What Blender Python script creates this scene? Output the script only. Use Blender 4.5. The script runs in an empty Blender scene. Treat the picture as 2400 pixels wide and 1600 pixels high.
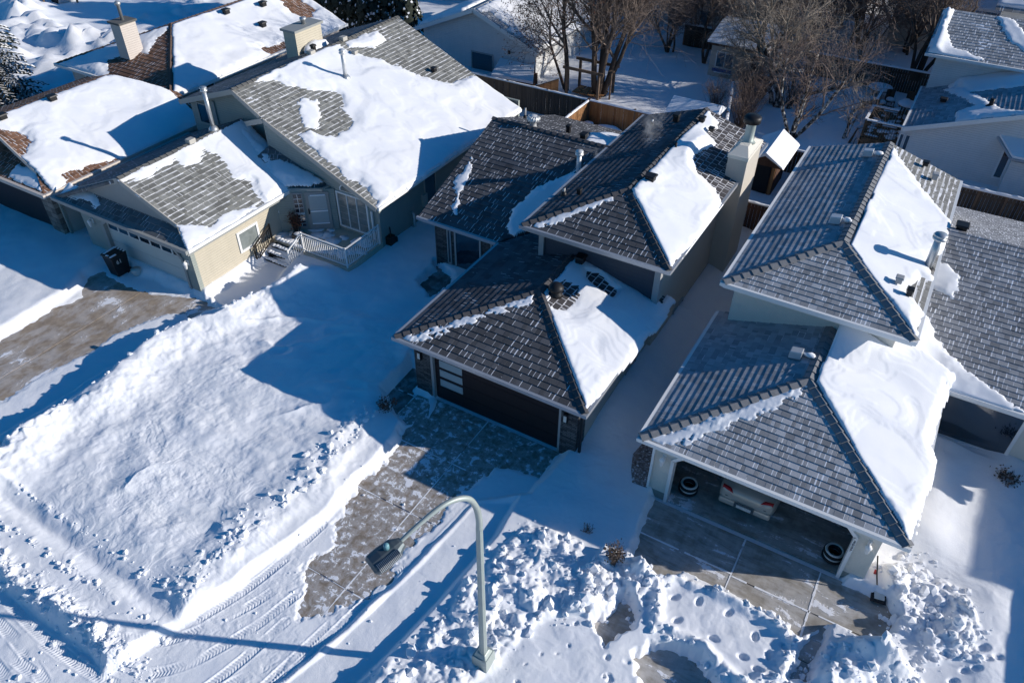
import bpy, math, random
import numpy as np
from mathutils import Vector, Matrix

random.seed(7)
scene = bpy.context.scene
COL = scene.collection
R = math.radians

# ------------------------------------------------------------------ numpy noise
def _hash(ix, iy, seed):
    n = (ix.astype(np.int64) * 374761393 + iy.astype(np.int64) * 668265263 + seed * 1442695041) & 0xFFFFFFFF
    n = ((n ^ (n >> 13)) * 1274126177) & 0xFFFFFFFF
    n = (n ^ (n >> 16)) & 0xFFFFFFFF
    n = (n * 2246822519) & 0xFFFFFFFF
    return ((n ^ (n >> 15)) & 0xFFFFFF) / float(0xFFFFFF)

def vnoise(x, y, s, seed=0):
    x = np.asarray(x, float) / s; y = np.asarray(y, float) / s
    ix = np.floor(x); iy = np.floor(y); fx = x - ix; fy = y - iy
    fx = fx * fx * fx * (fx * (fx * 6 - 15) + 10); fy = fy * fy * fy * (fy * (fy * 6 - 15) + 10)
    a = _hash(ix, iy, seed); b = _hash(ix + 1, iy, seed); c = _hash(ix, iy + 1, seed); d = _hash(ix + 1, iy + 1, seed)
    return (a + (b - a) * fx + (c - a) * fy + (a - b - c + d) * fx * fy) * 2 - 1

def fbm(x, y, s, oct=4, seed=0, gain=.5):
    t = 0; a = 1.0; n = 0
    for i in range(oct):
        t = t + a * vnoise(x, y, s / 2 ** i, seed + i * 17); n += a; a *= gain
    return t / n

def lumps(x, y, s, seed=0, fill=.75):
    """rounded clods: height 0..1 from scattered cell points"""
    X = np.asarray(x, float) / s; Y = np.asarray(y, float) / s
    ix = np.floor(X); iy = np.floor(Y); best = np.zeros_like(X)
    for dx in (-1, 0, 1):
        for dy in (-1, 0, 1):
            cx = ix + dx; cy = iy + dy
            px = cx + _hash(cx, cy, seed); py = cy + _hash(cx, cy, seed + 5)
            r = .35 + .5 * _hash(cx, cy, seed + 9)
            on = _hash(cx, cy, seed + 13) < fill
            d2 = ((X - px) ** 2 + (Y - py) ** 2) / (r * r)
            h = np.sqrt(np.maximum(0, 1 - d2)) * r * 1.2 * on
            best = np.maximum(best, h)
    return best

def blocks(x, y, s, seed=0):
    """angular clods: every cell is a tilted facet with a groove round it"""
    X = np.asarray(x, float) / s; Y = np.asarray(y, float) / s
    X = X + .25 * vnoise(X, Y, .8, seed + 3); Y = Y + .25 * vnoise(X, Y, .8, seed + 4)
    ix = np.floor(X); iy = np.floor(Y); f1 = np.full(X.shape, 9.); f2 = np.full(X.shape, 9.); h1 = np.zeros_like(X)
    for dx in (-1, 0, 1):
        for dy in (-1, 0, 1):
            cx = ix + dx; cy = iy + dy; ox = X - cx - _hash(cx, cy, seed); oy = Y - cy - _hash(cx, cy, seed + 5); d = np.hypot(ox, oy)
            h = _hash(cx, cy, seed + 9) ** 1.5 * .9 + (ox * (_hash(cx, cy, seed + 11) - .5) + oy * (_hash(cx, cy, seed + 15) - .5)) * 1.1
            f2 = np.where(d < f1, f1, np.minimum(f2, d)); h1 = np.where(d < f1, h, h1); f1 = np.minimum(f1, d)
    return np.clip(h1, 0, 1.2) * np.clip((f2 - f1) / .22, 0, 1) ** .6

def sstep(a, b, x):
    t = np.clip((x - a) / (b - a), 0, 1); return t * t * (3 - 2 * t)

def sdf_poly(x, y, poly):
    """positive inside"""
    P = np.array(poly, float); n = len(P)
    d = np.full(x.shape, 1e9); inside = np.zeros(x.shape, bool)
    for i in range(n):
        ax, ay = P[i]; bx, by = P[(i + 1) % n]
        ex, ey = bx - ax, by - ay
        t = np.clip(((x - ax) * ex + (y - ay) * ey) / (ex * ex + ey * ey + 1e-12), 0, 1)
        d = np.minimum(d, (x - ax - t * ex) ** 2 + (y - ay - t * ey) ** 2)
        c = ((ay > y) != (by > y))
        with np.errstate(divide='ignore', invalid='ignore'):
            inside ^= c & (x < (bx - ax) * (y - ay) / ((by - ay) if by != ay else 1e-9) + ax)
    d = np.sqrt(d)
    return np.where(inside, d, -d)

def line_dist(x, y, pts):
    """signed lateral distance and arclength to a polyline"""
    best = np.full(x.shape, 1e9); sd = np.zeros(x.shape); arc = np.zeros(x.shape); L = 0
    for (ax, ay), (bx, by) in zip(pts[:-1], pts[1:]):
        ex, ey = bx - ax, by - ay; l = math.hypot(ex, ey)
        t = np.clip(((x - ax) * ex + (y - ay) * ey) / (l * l), 0, 1)
        dx = x - ax - t * ex; dy = y - ay - t * ey; d = np.hypot(dx, dy)
        m = d < best
        best = np.where(m, d, best); sd = np.where(m, np.sign(ex * dy - ey * dx) * d, sd); arc = np.where(m, L + t * l, arc)
        L += l
    return sd, arc

def smooth_line(pts, n=6):
    out = []
    P = [pts[0]] + list(pts) + [pts[-1]]
    for i in range(1, len(P) - 2):
        for k in range(n):
            t = k / n; p0, p1, p2, p3 = P[i - 1], P[i], P[i + 1], P[i + 2]
            out.append(tuple(.5 * (2 * p1[j] + (p2[j] - p0[j]) * t + (2 * p0[j] - 5 * p1[j] + 4 * p2[j] - p3[j]) * t * t + (3 * p1[j] - p0[j] - 3 * p2[j] + p3[j]) * t ** 3) for j in range(len(p1))))
    out.append(tuple(pts[-1])); return out

# ------------------------------------------------------------------ mesh builder
class MB:
    def __init__(s): s.v = []; s.f = []; s.uv = []; s.sm = []
    def face(s, pts, uv=None, smooth=False):
        i = len(s.v); s.v += [tuple(p) for p in pts]; s.f.append(tuple(range(i, i + len(pts))))
        s.uv.append(uv or [(0, 0)] * len(pts)); s.sm.append(smooth); return s
    def box(s, x0, x1, y0, y1, z0, z1):
        return s.obox(((x0 + x1) / 2, (y0 + y1) / 2, (z0 + z1) / 2), (x1 - x0, 0, 0), (0, y1 - y0, 0), (0, 0, z1 - z0))
    def obox(s, c, a, b, d, taper=1.0):
        c = Vector(c); a = Vector(a) / 2; b = Vector(b) / 2; d = Vector(d) / 2
        lo = [c - d + (a * sx + b * sy) for sx, sy in ((-1, -1), (1, -1), (1, 1), (-1, 1))]
        hi = [c + d + (a * sx + b * sy) * taper for sx, sy in ((-1, -1), (1, -1), (1, 1), (-1, 1))]
        i = len(s.v); s.v += [tuple(p) for p in lo + hi]
        fs = [(3, 2, 1, 0), (4, 5, 6, 7), (0, 1, 5, 4), (1, 2, 6, 5), (2, 3, 7, 6), (3, 0, 4, 7)]
        for f in fs: s.f.append(tuple(i + k for k in f)); s.uv.append([(0, 0)] * 4); s.sm.append(False)
        return s
    def bar(s, p, q, w=.1, h=.1):
        p = Vector(p); q = Vector(q); d = q - p
        up = Vector((0, 0, 1))
        if abs(d.normalized().z) > .98: up = Vector((0, 1, 0))
        side = d.cross(up).normalized(); u = side.cross(d).normalized()
        return s.obox((p + q) / 2, side * w, u * -h, d)
    def tube(s, pts, rad, n=8, cap=True, smooth=True):
        pts = [Vector(p) for p in pts]
        if not hasattr(rad, '__len__'): rad = [rad] * len(pts)
        i0 = len(s.v); prev = None
        for k, p in enumerate(pts):
            d = (pts[min(k + 1, len(pts) - 1)] - pts[max(k - 1, 0)])
            if d.length < 1e-9: d = Vector((0, 0, 1))
            d.normalize()
            if prev is None:
                a = d.orthogonal().normalized()
            else:
                a = prev - d * prev.dot(d)
                a = a.normalized() if a.length > 1e-6 else d.orthogonal().normalized()
            prev = a; b = d.cross(a)
            for j in range(n):
                t = 2 * math.pi * j / n
                s.v.append(tuple(p + (a * math.cos(t) + b * math.sin(t)) * rad[k]))
        for k in range(len(pts) - 1):
            for j in range(n):
                s.f.append((i0 + k * n + j, i0 + k * n + (j + 1) % n, i0 + (k + 1) * n + (j + 1) % n, i0 + (k + 1) * n + j))
                s.uv.append([(0, 0)] * 4); s.sm.append(smooth)
        if cap:
            for k, rev in ((0, True), (len(pts) - 1, False)):
                f = [i0 + k * n + j for j in range(n)]
                s.f.append(tuple(f[::-1] if rev else f)); s.uv.append([(0, 0)] * n); s.sm.append(False)
        return s
    def lathe(s, c, prof, n=16, smooth=True):
        return s.tube([(c[0], c[1], c[2] + z) for r, z in prof], [max(r, 1e-4) for r, z in prof], n, True, smooth)
    def prism(s, poly, d):
        """poly: 3d points; extruded by vector d"""
        d = Vector(d); lo = [Vector(p) for p in poly]; hi = [p + d for p in lo]; n = len(lo)
        nrm = Vector((0, 0, 0))
        for i in range(n): nrm += lo[i].cross(lo[(i + 1) % n])
        if nrm.dot(d) > 0: s.face(lo[::-1]); s.face(hi); o = 1
        else: s.face(lo); s.face(hi[::-1]); o = -1
        for i in range(n):
            q = [lo[i], lo[(i + 1) % n], hi[(i + 1) % n], hi[i]]
            s.face(q if o > 0 else q[::-1])
        return s
    def slab(s, pts, udir, v0, th=.14, uoff=0., row=.25):
        """roof sheet: UV in metres, u along the eave and v up the slope; v0 = eave point"""
        P = [Vector(p) for p in pts]; n = Vector((0, 0, 0))
        for i in range(len(P)): n += (P[i] - P[0]).cross(P[(i + 1) % len(P)] - P[0])
        if n.z < 0: P = P[::-1]; n = -n
        n.normalize(); u = Vector(udir).normalized(); v = n.cross(u)
        if v.z < 0: v = -v
        o = Vector(v0)
        uv = [((p - o).dot(u) + uoff, (p - o).dot(v)) for p in P]
        dn = Vector((0, 0, .026)); T_ = [p - dn for p in P]
        s.face(T_, uv)
        B = [p - Vector((0, 0, th)) for p in P]
        s.face(B[::-1], uv[::-1])
        for i in range(len(P)):
            j = (i + 1) % len(P); s.face([T_[j], T_[i], B[i], B[j]], [uv[j], uv[i], uv[i], uv[j]])
        if row:
            vs = [q[1] for q in uv]
            for r in range(int(math.floor(min(vs) / row)), int(math.ceil(max(vs) / row))):
                lo, hi = r * row, (r + 1) * row; Q = list(zip(P, uv))
                for lim, sg in ((lo, 1), (hi, -1)):
                    out = []
                    for i in range(len(Q)):
                        (pa, ua), (pb, ub) = Q[i], Q[(i + 1) % len(Q)]; da = sg * (ua[1] - lim); db = sg * (ub[1] - lim)
                        if da >= 0: out.append((pa, ua))
                        if (da > 0 > db) or (da < 0 < db):
                            t = da / (da - db); out.append((pa.lerp(pb, t), (ua[0] + (ub[0] - ua[0]) * t, lim)))
                    Q = out
                    if len(Q) < 3: break
                if len(Q) < 3: continue
                top = [p - n * (.021 * min(1, max(0, (w_[1] - lo) / row))) for p, w_ in Q]; uq = [(w_[0], min(max(w_[1], lo + .001), hi - .001)) for p, w_ in Q]
                s.face(top, uq)
                for i in range(len(Q)):
                    j = (i + 1) % len(Q)
                    if abs(Q[i][1][1] - lo) < 1e-4 and abs(Q[j][1][1] - lo) < 1e-4:
                        s.face([top[j], top[i], top[i] - dn, top[j] - dn], [uq[j], uq[i], uq[i], uq[j]])
        return s
    def blob(s, c, r, seed=0, n=6, m=4, jit=.25, smooth=True):
        rr = random.Random(seed); i0 = len(s.v); rx, ry, rz = r if hasattr(r, '__len__') else (r, r, r)
        rings = []
        for a in range(m + 1):
            ph = math.pi * a / m
            if a in (0, m):
                s.v.append((c[0], c[1], c[2] + rz * math.cos(ph))); rings.append([len(s.v) - 1]); continue
            ring = []
            for b in range(n):
                th = 2 * math.pi * (b + .5 * (a % 2)) / n; k = 1 + rr.uniform(-jit, jit)
                s.v.append((c[0] + rx * k * math.sin(ph) * math.cos(th), c[1] + ry * k * math.sin(ph) * math.sin(th), c[2] + rz * k * math.cos(ph))); ring.append(len(s.v) - 1)
            rings.append(ring)
        for a in range(m):
            A, B = rings[a], rings[a + 1]
            for b in range(n):
                if len(A) == 1: f = (A[0], B[b], B[(b + 1) % n])
                elif len(B) == 1: f = (A[b], B[0], A[(b + 1) % n])
                else: f = (A[b], B[b], B[(b + 1) % n], A[(b + 1) % n])
                s.f.append(f); s.uv.append([(0, 0)] * len(f)); s.sm.append(smooth)
        return s
    def build(s, name, mat, parent=None, bevel=0, org=None):
        me = bpy.data.meshes.new(name)
        off = Vector((0, 0, 0))
        p = parent
        while p is not None: off += p.location; p = p.parent
        if parent is None and org is not None: off = Vector(org)
        V = np.array(s.v, dtype=np.float32) - np.array(off, dtype=np.float32)
        me.from_pydata(V.tolist(), [], s.f)
        me.materials.append(mat)
        me.polygons.foreach_set('use_smooth', s.sm)
        uvl = me.uv_layers.new(name='UVMap')
        flat = np.array([c for u in s.uv for p in u for c in p], dtype=np.float32)
        uvl.data.foreach_set('uv', flat)
        me.update()
        o = bpy.data.objects.new(name, me); COL.objects.link(o)
        if parent is not None: o.parent = parent
        elif org is not None: o.location = org
        if bevel:
            b = o.modifiers.new('bevel', 'BEVEL'); b.width = bevel; b.segments = 2; b.limit_method = 'ANGLE'
        return o

def tag(o, label=None, cat=None, group=None, kind=None):
    if label: o['label'] = label
    if cat: o['category'] = cat
    if group: o['group'] = group
    if kind: o['kind'] = kind
    return o

def thing(name, label, cat, loc, group=None):
    o = bpy.data.objects.new(name, None); COL.objects.link(o); o.location = loc; o.empty_display_size = .3
    return tag(o, label, cat, group)

def arr_mesh(name, co, faces, mat, parent=None, smooth=True, uv=None):
    me = bpy.data.meshes.new(name); nf = len(faces)
    off = Vector((0, 0, 0)); p = parent
    while p is not None: off += p.location; p = p.parent
    co = np.asarray(co, np.float32) - np.array(off, np.float32)
    me.vertices.add(len(co)); me.vertices.foreach_set('co', co.ravel())
    faces = np.asarray(faces, np.int32)
    me.loops.add(nf * 4); me.loops.foreach_set('vertex_index', faces.ravel())
    me.polygons.add(nf); me.polygons.foreach_set('loop_start', np.arange(0, nf * 4, 4, dtype=np.int32))
    me.polygons.foreach_set('use_smooth', np.full(nf, smooth))
    me.materials.append(mat); me.update(calc_edges=True); me.validate()
    o = bpy.data.objects.new(name, me); COL.objects.link(o)
    if parent is not None: o.parent = parent
    return o

# ------------------------------------------------------------------ materials
class NT:
    def __init__(s, name):
        s.mat = bpy.data.materials.new(name); s.mat.use_nodes = True
        s.t = s.mat.node_tree; s.t.nodes.clear()
        s.out = s.n('ShaderNodeOutputMaterial'); s.b = s.n('ShaderNodeBsdfPrincipled')
        s.l(s.b.outputs[0], s.out.inputs[0])
    def n(s, ty, **kw):
        o = s.t.nodes.new(ty)
        for k, v in kw.items(): setattr(o, k, v)
        return o
    def l(s, a, b): s.t.links.new(a, b)
    def set(s, sock, v):
        if hasattr(v, 'default_value') or isinstance(v, bpy.types.NodeSocket): s.l(v, sock)
        elif hasattr(v, '__len__') and sock.type == 'RGBA': sock.default_value = (*v[:3], 1)
        else: sock.default_value = v
    def m(s, op, a, b=None, c=None, clamp=False):
        o = s.n('ShaderNodeMath', operation=op); o.use_clamp = clamp
        for i, v in enumerate((a, b, c)):
            if v is not None: s.set(o.inputs[i], v)
        return o.outputs[0]
    def mix(s, f, a, b):
        o = s.n('ShaderNodeMix', data_type='RGBA'); s.set(o.inputs[0], f); s.set(o.inputs[6], a); s.set(o.inputs[7], b); return o.outputs[2]
    def ss(s, lo, hi, v):
        o = s.n('ShaderNodeMapRange', interpolation_type='SMOOTHSTEP'); s.set(o.inputs[0], v); s.set(o.inputs[1], lo); s.set(o.inputs[2], hi); return o.outputs[0]
    def noise(s, vec, scale, detail=4, rough=.55, dist=0.):
        o = s.n('ShaderNodeTexNoise'); s.l(vec, o.inputs['Vector']); o.inputs['Scale'].default_value = scale; o.inputs['Detail'].default_value = detail
        o.inputs['Roughness'].default_value = rough; o.inputs['Distortion'].default_value = dist; return o.outputs[0]
    def wn(s, *xyz):
        c = s.n('ShaderNodeCombineXYZ')
        for i, v in enumerate(xyz): s.set(c.inputs[i], v)
        o = s.n('ShaderNodeTexWhiteNoise', noise_dimensions='3D'); s.l(c.outputs[0], o.inputs['Vector']); return o.outputs[0]
    def pos(s):
        o = s.n('ShaderNodeNewGeometry'); x = s.n('ShaderNodeSeparateXYZ'); s.l(o.outputs['Position'], x.inputs[0])
        return o.outputs['Position'], x.outputs[0], x.outputs[1], x.outputs[2]
    def uv(s):
        o = s.n('ShaderNodeUVMap', uv_map='UVMap'); x = s.n('ShaderNodeSeparateXYZ'); s.l(o.outputs[0], x.inputs[0]); return o.outputs[0], x.outputs[0], x.outputs[1]
    def bump(s, h, dist=.01, strength=1.):
        o = s.n('ShaderNodeBump'); s.set(o.inputs['Height'], h); o.inputs['Distance'].default_value = dist; o.inputs['Strength'].default_value = strength
        s.l(o.outputs[0], s.b.inputs['Normal']); return o
    def fin(s, col=None, rough=None, metal=None, spec=None):
        for k, v in (('Base Color', col), ('Roughness', rough), ('Metallic', metal), ('Specular IOR Level', spec)):
            if v is not None: s.set(s.b.inputs[k], v)
        return s.mat

def plain(name, col, rough=.6, metal=0., spec=.4, vary=.12, scale=6.):
    n = NT(name); P, *_ = n.pos()
    f = n.noise(P, scale, 5)
    c = n.mix(f, [k * (1 - vary) for k in col], [min(1, k * (1 + vary)) for k in col])
    return n.fin(c, rough, metal, spec)

SNOWC = (.86, .87, .90)
def snow_mat(name, bump=.012, fine=9.):
    n = NT(name); P, x, y, z = n.pos()
    a = n.noise(P, fine, 6, .6); b = n.noise(P, 1.3, 4, .5)
    c = n.mix(n.ss(.3, .7, b), (.83, .845, .885), (.885, .89, .905))
    h = n.m('ADD', n.m('MULTIPLY', a, .7), n.m('MULTIPLY', n.noise(P, 30, 5, .75), .6))
    n.bump(h, bump, .8)
    return n.fin(c, .75, 0, .25)

def shingle(name, base, hs=.05, vs=.09, vp=.6, hp=.5, row=.24, w=.30, vary=.35, dust=9., dscale=.6, bump=.02):
    """tiled roof; snow lies in the side joints (vs) and on the butts (hs)"""
    n = NT(name); U, u, v = n.uv()
    r = n.m('FLOOR', n.m('DIVIDE', v, row)); fv = n.m('FRACT', n.m('DIVIDE', v, row))
    off = n.wn(r, 3.3, 1.)
    uu = n.m('ADD', n.m('DIVIDE', u, w), n.m('ADD', n.m('MULTIPLY', r, .382), n.m('MULTIPLY', off, .16))); c = n.m('FLOOR', uu); fu = n.m('FRACT', uu)
    # half of the tiles are split once more at a random place, as random-width shakes are
    sp = n.wn(c, r, 21.); has = n.m('GREATER_THAN', sp, .6); cut = n.m('ADD', .42, n.m('MULTIPLY', n.wn(c, r, 33.), .2))
    side = n.m('MULTIPLY', has, n.m('GREATER_THAN', fu, cut))
    rnd = n.wn(n.m('ADD', c, n.m('MULTIPLY', side, .37)), r, 5.); rnd2 = n.wn(n.m('ADD', c, n.m('MULTIPLY', side, .37)), r, 8.)
    d0 = n.m('MULTIPLY', fu, w); d1 = n.m('ADD', n.m('MULTIPLY', n.m('ABSOLUTE', n.m('SUBTRACT', fu, cut)), w), n.m('MULTIPLY', n.m('SUBTRACT', 1., has), 9.))
    rn3 = n.wn(c, r, 45.)
    P, *_ = n.pos(); wob = n.m('MULTIPLY', n.m('SUBTRACT', n.noise(P, 25, 3), .5), .012)
    big = n.noise(P, .8, 4, .6)
    vw = n.m('MULTIPLY', n.m('ADD', .5, n.m('MULTIPLY', rn3, .8)), vs * .22)
    m0 = n.m('LESS_THAN', n.m('ADD', d0, wob), vw)
    m1 = n.m('MULTIPLY', n.m('LESS_THAN', n.m('ADD', d1, wob), n.m('MULTIPLY', vw, .8)), n.m('GREATER_THAN', rn3, .3))
    mv = n.m('MULTIPLY', n.m('MAXIMUM', m0, m1), n.m('LESS_THAN', rnd2, n.m('ADD', vp, n.m('MULTIPLY', n.m('SUBTRACT', big, .5), 2.2))))
    hw = n.m('MULTIPLY', n.m('ADD', .2, n.m('MULTIPLY', rnd2, 1.1)), hs)
    mh = n.m('MULTIPLY', n.m('GREATER_THAN', n.m('ADD', n.m('MULTIPLY', fv, row), wob), n.m('SUBTRACT', row, hw)), n.m('LESS_THAN', rnd, n.m('ADD', hp, n.m('MULTIPLY', n.m('SUBTRACT', big, .5), 2.0))))
    dn = n.m('ADD', n.m('ADD', n.noise(P, dscale, 4, .6), n.m('MULTIPLY', fv, .16)), n.m('MULTIPLY', rnd, .10))
    md = n.m('GREATER_THAN', dn, dust)
    sn = n.m('MAXIMUM', n.m('MAXIMUM', mv, mh), md)
    k = n.m('ADD', 1 - vary / 2, n.m('MULTIPLY', rnd, vary))
    grain = n.m('MULTIPLY', n.m('ADD', .8, n.m('MULTIPLY', n.noise(P, 60, 3), .4)), n.m('ADD', .75, n.m('MULTIPLY', n.noise(P, 1.1, 4, .6), .5)))
    mul = n.n('ShaderNodeVectorMath', operation='SCALE'); mul.inputs[0].default_value = base; n.l(n.m('MULTIPLY', k, grain), mul.inputs['Scale'])
    frost = n.m('MULTIPLY', sn, n.m('MAXIMUM', md, n.m('ADD', .45, n.m('MULTIPLY', n.wn(c, r, 71.), .55))))
    col = n.mix(frost, mul.outputs[0], (.84, .85, .89))
    groove = n.m('MINIMUM', n.ss(0., .012, d0), n.ss(0., .012, d1))
    h = n.m('ADD', n.m('MULTIPLY', n.noise(P, 30, 4), .3), n.m('ADD', n.m('MULTIPLY', rnd2, .45), n.m('MULTIPLY', groove, .4)))
    h = n.m('MAXIMUM', h, n.m('MULTIPLY', sn, .85))
    n.bump(h, bump, 1.)
    return n.fin(col, n.mix(sn, (.8,) * 3, (.7,) * 3), 0, .25)

def siding(name, col, per=.115, rough=.55):
    n = NT(name); P, x, y, z = n.pos(); f = n.m('FRACT', n.m('DIVIDE', z, per))
    mp = n.n('ShaderNodeMapping'); mp.inputs['Scale'].default_value = (3, 3, .2); n.l(P, mp.inputs[0]); k = n.m('ADD', .84, n.m('ADD', n.m('MULTIPLY', n.noise(P, 2.2, 4), .14), n.m('MULTIPLY', n.noise(mp.outputs[0], 2.5, 5, .65), .18)))
    k = n.m('MULTIPLY', k, n.m('ADD', .8, n.m('MULTIPLY', .2, n.ss(.0, .12, f))))
    sc = n.n('ShaderNodeVectorMath', operation='SCALE'); sc.inputs[0].default_value = col; n.l(k, sc.inputs['Scale'])
    n.bump(n.m('SUBTRACT', 1., n.m('POWER', f, .8)), .018, 1.)
    return n.fin(sc.outputs[0], rough, 0, .35)

def stucco(name, col, scale=38, amt=.016, vary=.16):
    n = NT(name); P, *_ = n.pos(); f = n.noise(P, scale, 5, .7); g = n.noise(P, 1.4, 4)
    mp = n.n('ShaderNodeMapping'); mp.inputs['Scale'].default_value = (3, 3, .25); n.l(P, mp.inputs[0]); g = n.m('ADD', n.m('MULTIPLY', g, .6), n.m('MULTIPLY', n.noise(mp.outputs[0], 2.2, 5, .65), .5))
    k = n.m('ADD', 1 - vary, n.m('ADD', n.m('MULTIPLY', f, vary), n.m('MULTIPLY', g, vary)))
    sc = n.n('ShaderNodeVectorMath', operation='SCALE'); sc.inputs[0].default_value = col; n.l(k, sc.inputs['Scale'])
    n.bump(f, amt, 1.); return n.fin(sc.outputs[0], .9, 0, .2)

def stone(name, c1, c2, w=.3, h=.07, mort=(.02, .02, .022)):
    n = NT(name); P, x, y, z = n.pos(); c = n.n('ShaderNodeCombineXYZ'); n.l(n.m('ADD', x, y), c.inputs[0]); n.l(z, c.inputs[1])
    b = n.n('ShaderNodeTexBrick'); n.l(c.outputs[0], b.inputs['Vector']); b.inputs['Scale'].default_value = 1
    for k, v in (('Brick Width', w), ('Row Height', h), ('Mortar Size', .008), ('Bias', 0.), ('Mortar Smooth', .3)): b.inputs[k].default_value = v
    b.inputs['Color1'].default_value = (*c1, 1); b.inputs['Color2'].default_value = (*c2, 1); b.inputs['Mortar'].default_value = (*mort, 1)
    n.bump(n.m('ADD', n.m('SUBTRACT', 1., b.outputs['Fac']), n.m('MULTIPLY', n.noise(P, 14, 5), .8)), .03, 1.)
    return n.fin(b.outputs['Color'], .85, 0, .25)

def boards(name, c1, c2, per=.145, axis='xy', rough=.8):
    n = NT(name); P, x, y, z = n.pos()
    t = n.m('ADD', x, y) if axis == 'xy' else z
    q = n.m('DIVIDE', t, per); i = n.m('FLOOR', q); f = n.m('FRACT', q)
    mp = n.n('ShaderNodeMapping'); mp.inputs['Scale'].default_value = (9, 9, .9) if axis == 'xy' else (.8, .8, 9); n.l(P, mp.inputs[0])
    g = n.noise(mp.outputs[0], 3., 6, .65, .6)
    k = n.m('ADD', n.m('MULTIPLY', n.wn(i, 2., 3.), .6), n.m('MULTIPLY', g, .4))
    col = n.mix(k, c1, c2)
    gap = n.m('MINIMUM', n.ss(0., .05, f), n.ss(0., .05, n.m('SUBTRACT', 1., f)))
    n.bump(n.m('ADD', gap, n.m('MULTIPLY', g, .2)), .012, 1.)
    return n.fin(col, rough, 0, .25)

def concrete(name, c1, c2, snow=.5, scale=1.7, stretch=(1, 1, 1), rot=0., detail=9):
    n = NT(name); P, x, y, z = n.pos()
    mp = n.n('ShaderNodeMapping'); mp.inputs['Scale'].default_value = stretch; mp.inputs['Rotation'].default_value = (0, 0, rot); n.l(P, mp.inputs[0])
    a = n.noise(mp.outputs[0], scale, detail, .68, .35); b = n.noise(P, 3., 6, .6); g = n.noise(P, 120, 2)
    col = n.mix(n.ss(.3, .7, b), c1, c2)
    gk = n.n('ShaderNodeVectorMath', operation='SCALE'); n.l(col, gk.inputs[0]); n.l(n.m('ADD', .8, n.m('MULTIPLY', g, .4)), gk.inputs['Scale'])
    mq = n.n('ShaderNodeMapping'); mq.inputs['Scale'].default_value = (6, .5, 1); mq.inputs['Rotation'].default_value = (0, 0, rot + .12); n.l(P, mq.inputs[0]); a = n.m('ADD', a, n.m('MULTIPLY', n.m('SUBTRACT', n.noise(mq.outputs[0], 1.2, 4), .5), .16)); a = n.m('ADD', a, n.m('MULTIPLY', n.m('SUBTRACT', n.noise(P, .5, 2), .5), .22))
    s = n.ss(snow, snow + .06, n.m('ADD', a, n.m('MULTIPLY', n.m('SUBTRACT', n.noise(P, 22, 4), .5), .09)))
    film = n.m('MULTIPLY', n.ss(snow - .16, snow, a), .25)
    f = n.m('MAXIMUM', s, film)
    n.bump(n.m('ADD', n.m('MULTIPLY', s, 1.), n.m('MULTIPLY', g, .08)), .012, .9)
    return n.fin(n.mix(f, gk.outputs[0], (.83, .84, .88)), .85, 0, .2)

M = {}
M['snow'] = snow_mat('snow_ground')
M['roofsnow'] = snow_mat('snow_roof', .006, 5.)
M['rM'] = shingle('shingles_charcoal', (.092, .093, .10), hs=.012, vs=.105, vp=.62, hp=.0, row=.25, w=.34, vary=.6)
M['rMs'] = shingle('shingles_charcoal_ribbed', (.088, .09, .10), hs=.02, vs=.07, vp=.25, hp=.2, row=.25, w=.34, vary=.6)
M['rMg'] = shingle('shingles_charcoal_gridded', (.075, .07, .072), hs=.035, vs=.16, vp=1.3, hp=1.3, row=.25, w=.34)
M['rH'] = shingle('shingles_grey', (.35, .355, .37), hs=.015, vs=.10, vp=.62, hp=.05, row=.21, w=.26, vary=.7)
M['rHs'] = shingle('shingles_grey_ribbed', (.33, .345, .37), hs=.02, vs=.06, vp=.25, hp=.4, row=.21, w=.28, vary=.5)
M['rHw'] = shingle('shingles_grey_bricklike', (.29, .295, .31), hs=.02, vs=.11, vp=.85, hp=.35, row=.21, w=.27, vary=.6)
M['rHc'] = shingle('shingles_grey_combed', (.24, .235, .22), hs=.09, vs=.05, vp=.5, hp=1.3, row=.21, w=.30)
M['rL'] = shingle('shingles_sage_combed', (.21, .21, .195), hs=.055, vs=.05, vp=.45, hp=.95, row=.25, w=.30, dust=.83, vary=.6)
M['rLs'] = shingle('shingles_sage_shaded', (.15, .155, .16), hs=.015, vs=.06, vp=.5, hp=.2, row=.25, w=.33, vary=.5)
M['rB'] = shingle('shingles_brown', (.18, .10, .065), hs=.015, vs=.09, vp=.8, hp=.3, row=.25, w=.34, vary=.6)
M['rW'] = shingle('shingles_pale_grey', (.30, .315, .335), hs=.03, vs=.13, vp=.9, hp=.2, row=.25, w=.36, dust=.8, vary=.5)
ROWS = {'rH': .21, 'rHs': .21, 'rHw': .21, 'rHc': .21}
M['capM'] = plain('ridge_cap_charcoal', (.075, .073, .078), .85, vary=.4, scale=12)
M['capH'] = plain('ridge_cap_grey', (.20, .205, .215), .85, vary=.35, scale=12)
M['capL'] = plain('ridge_cap_sage', (.12, .12, .115), .85, vary=.35, scale=12)
M['capB'] = plain('ridge_cap_brown', (.13, .085, .065), .85, vary=.35, scale=12)
M['stuccoM'] = stucco('stucco_beige', (.52, .48, .42))
M['stuccoH'] = stucco('stucco_cream', (.72, .68, .60), 30, .025, .2)
M['stuccoHb'] = stucco('stucco_base_sage', (.30, .34, .31), 30, .02)
M['sideM'] = siding('siding_slate_blue', (.045, .06, .085), .16)
M['sideL'] = siding('siding_sage', (.30, .33, .30))
M['sideLb'] = siding('siding_beige', (.52, .47, .37))
M['sideW'] = siding('siding_white', (.70, .70, .69))
M['sideB'] = siding('siding_taupe', (.56, .50, .45))
M['stoneM'] = stone('ledgestone_dark', (.05, .055, .06), (.15, .15, .15))
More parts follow.
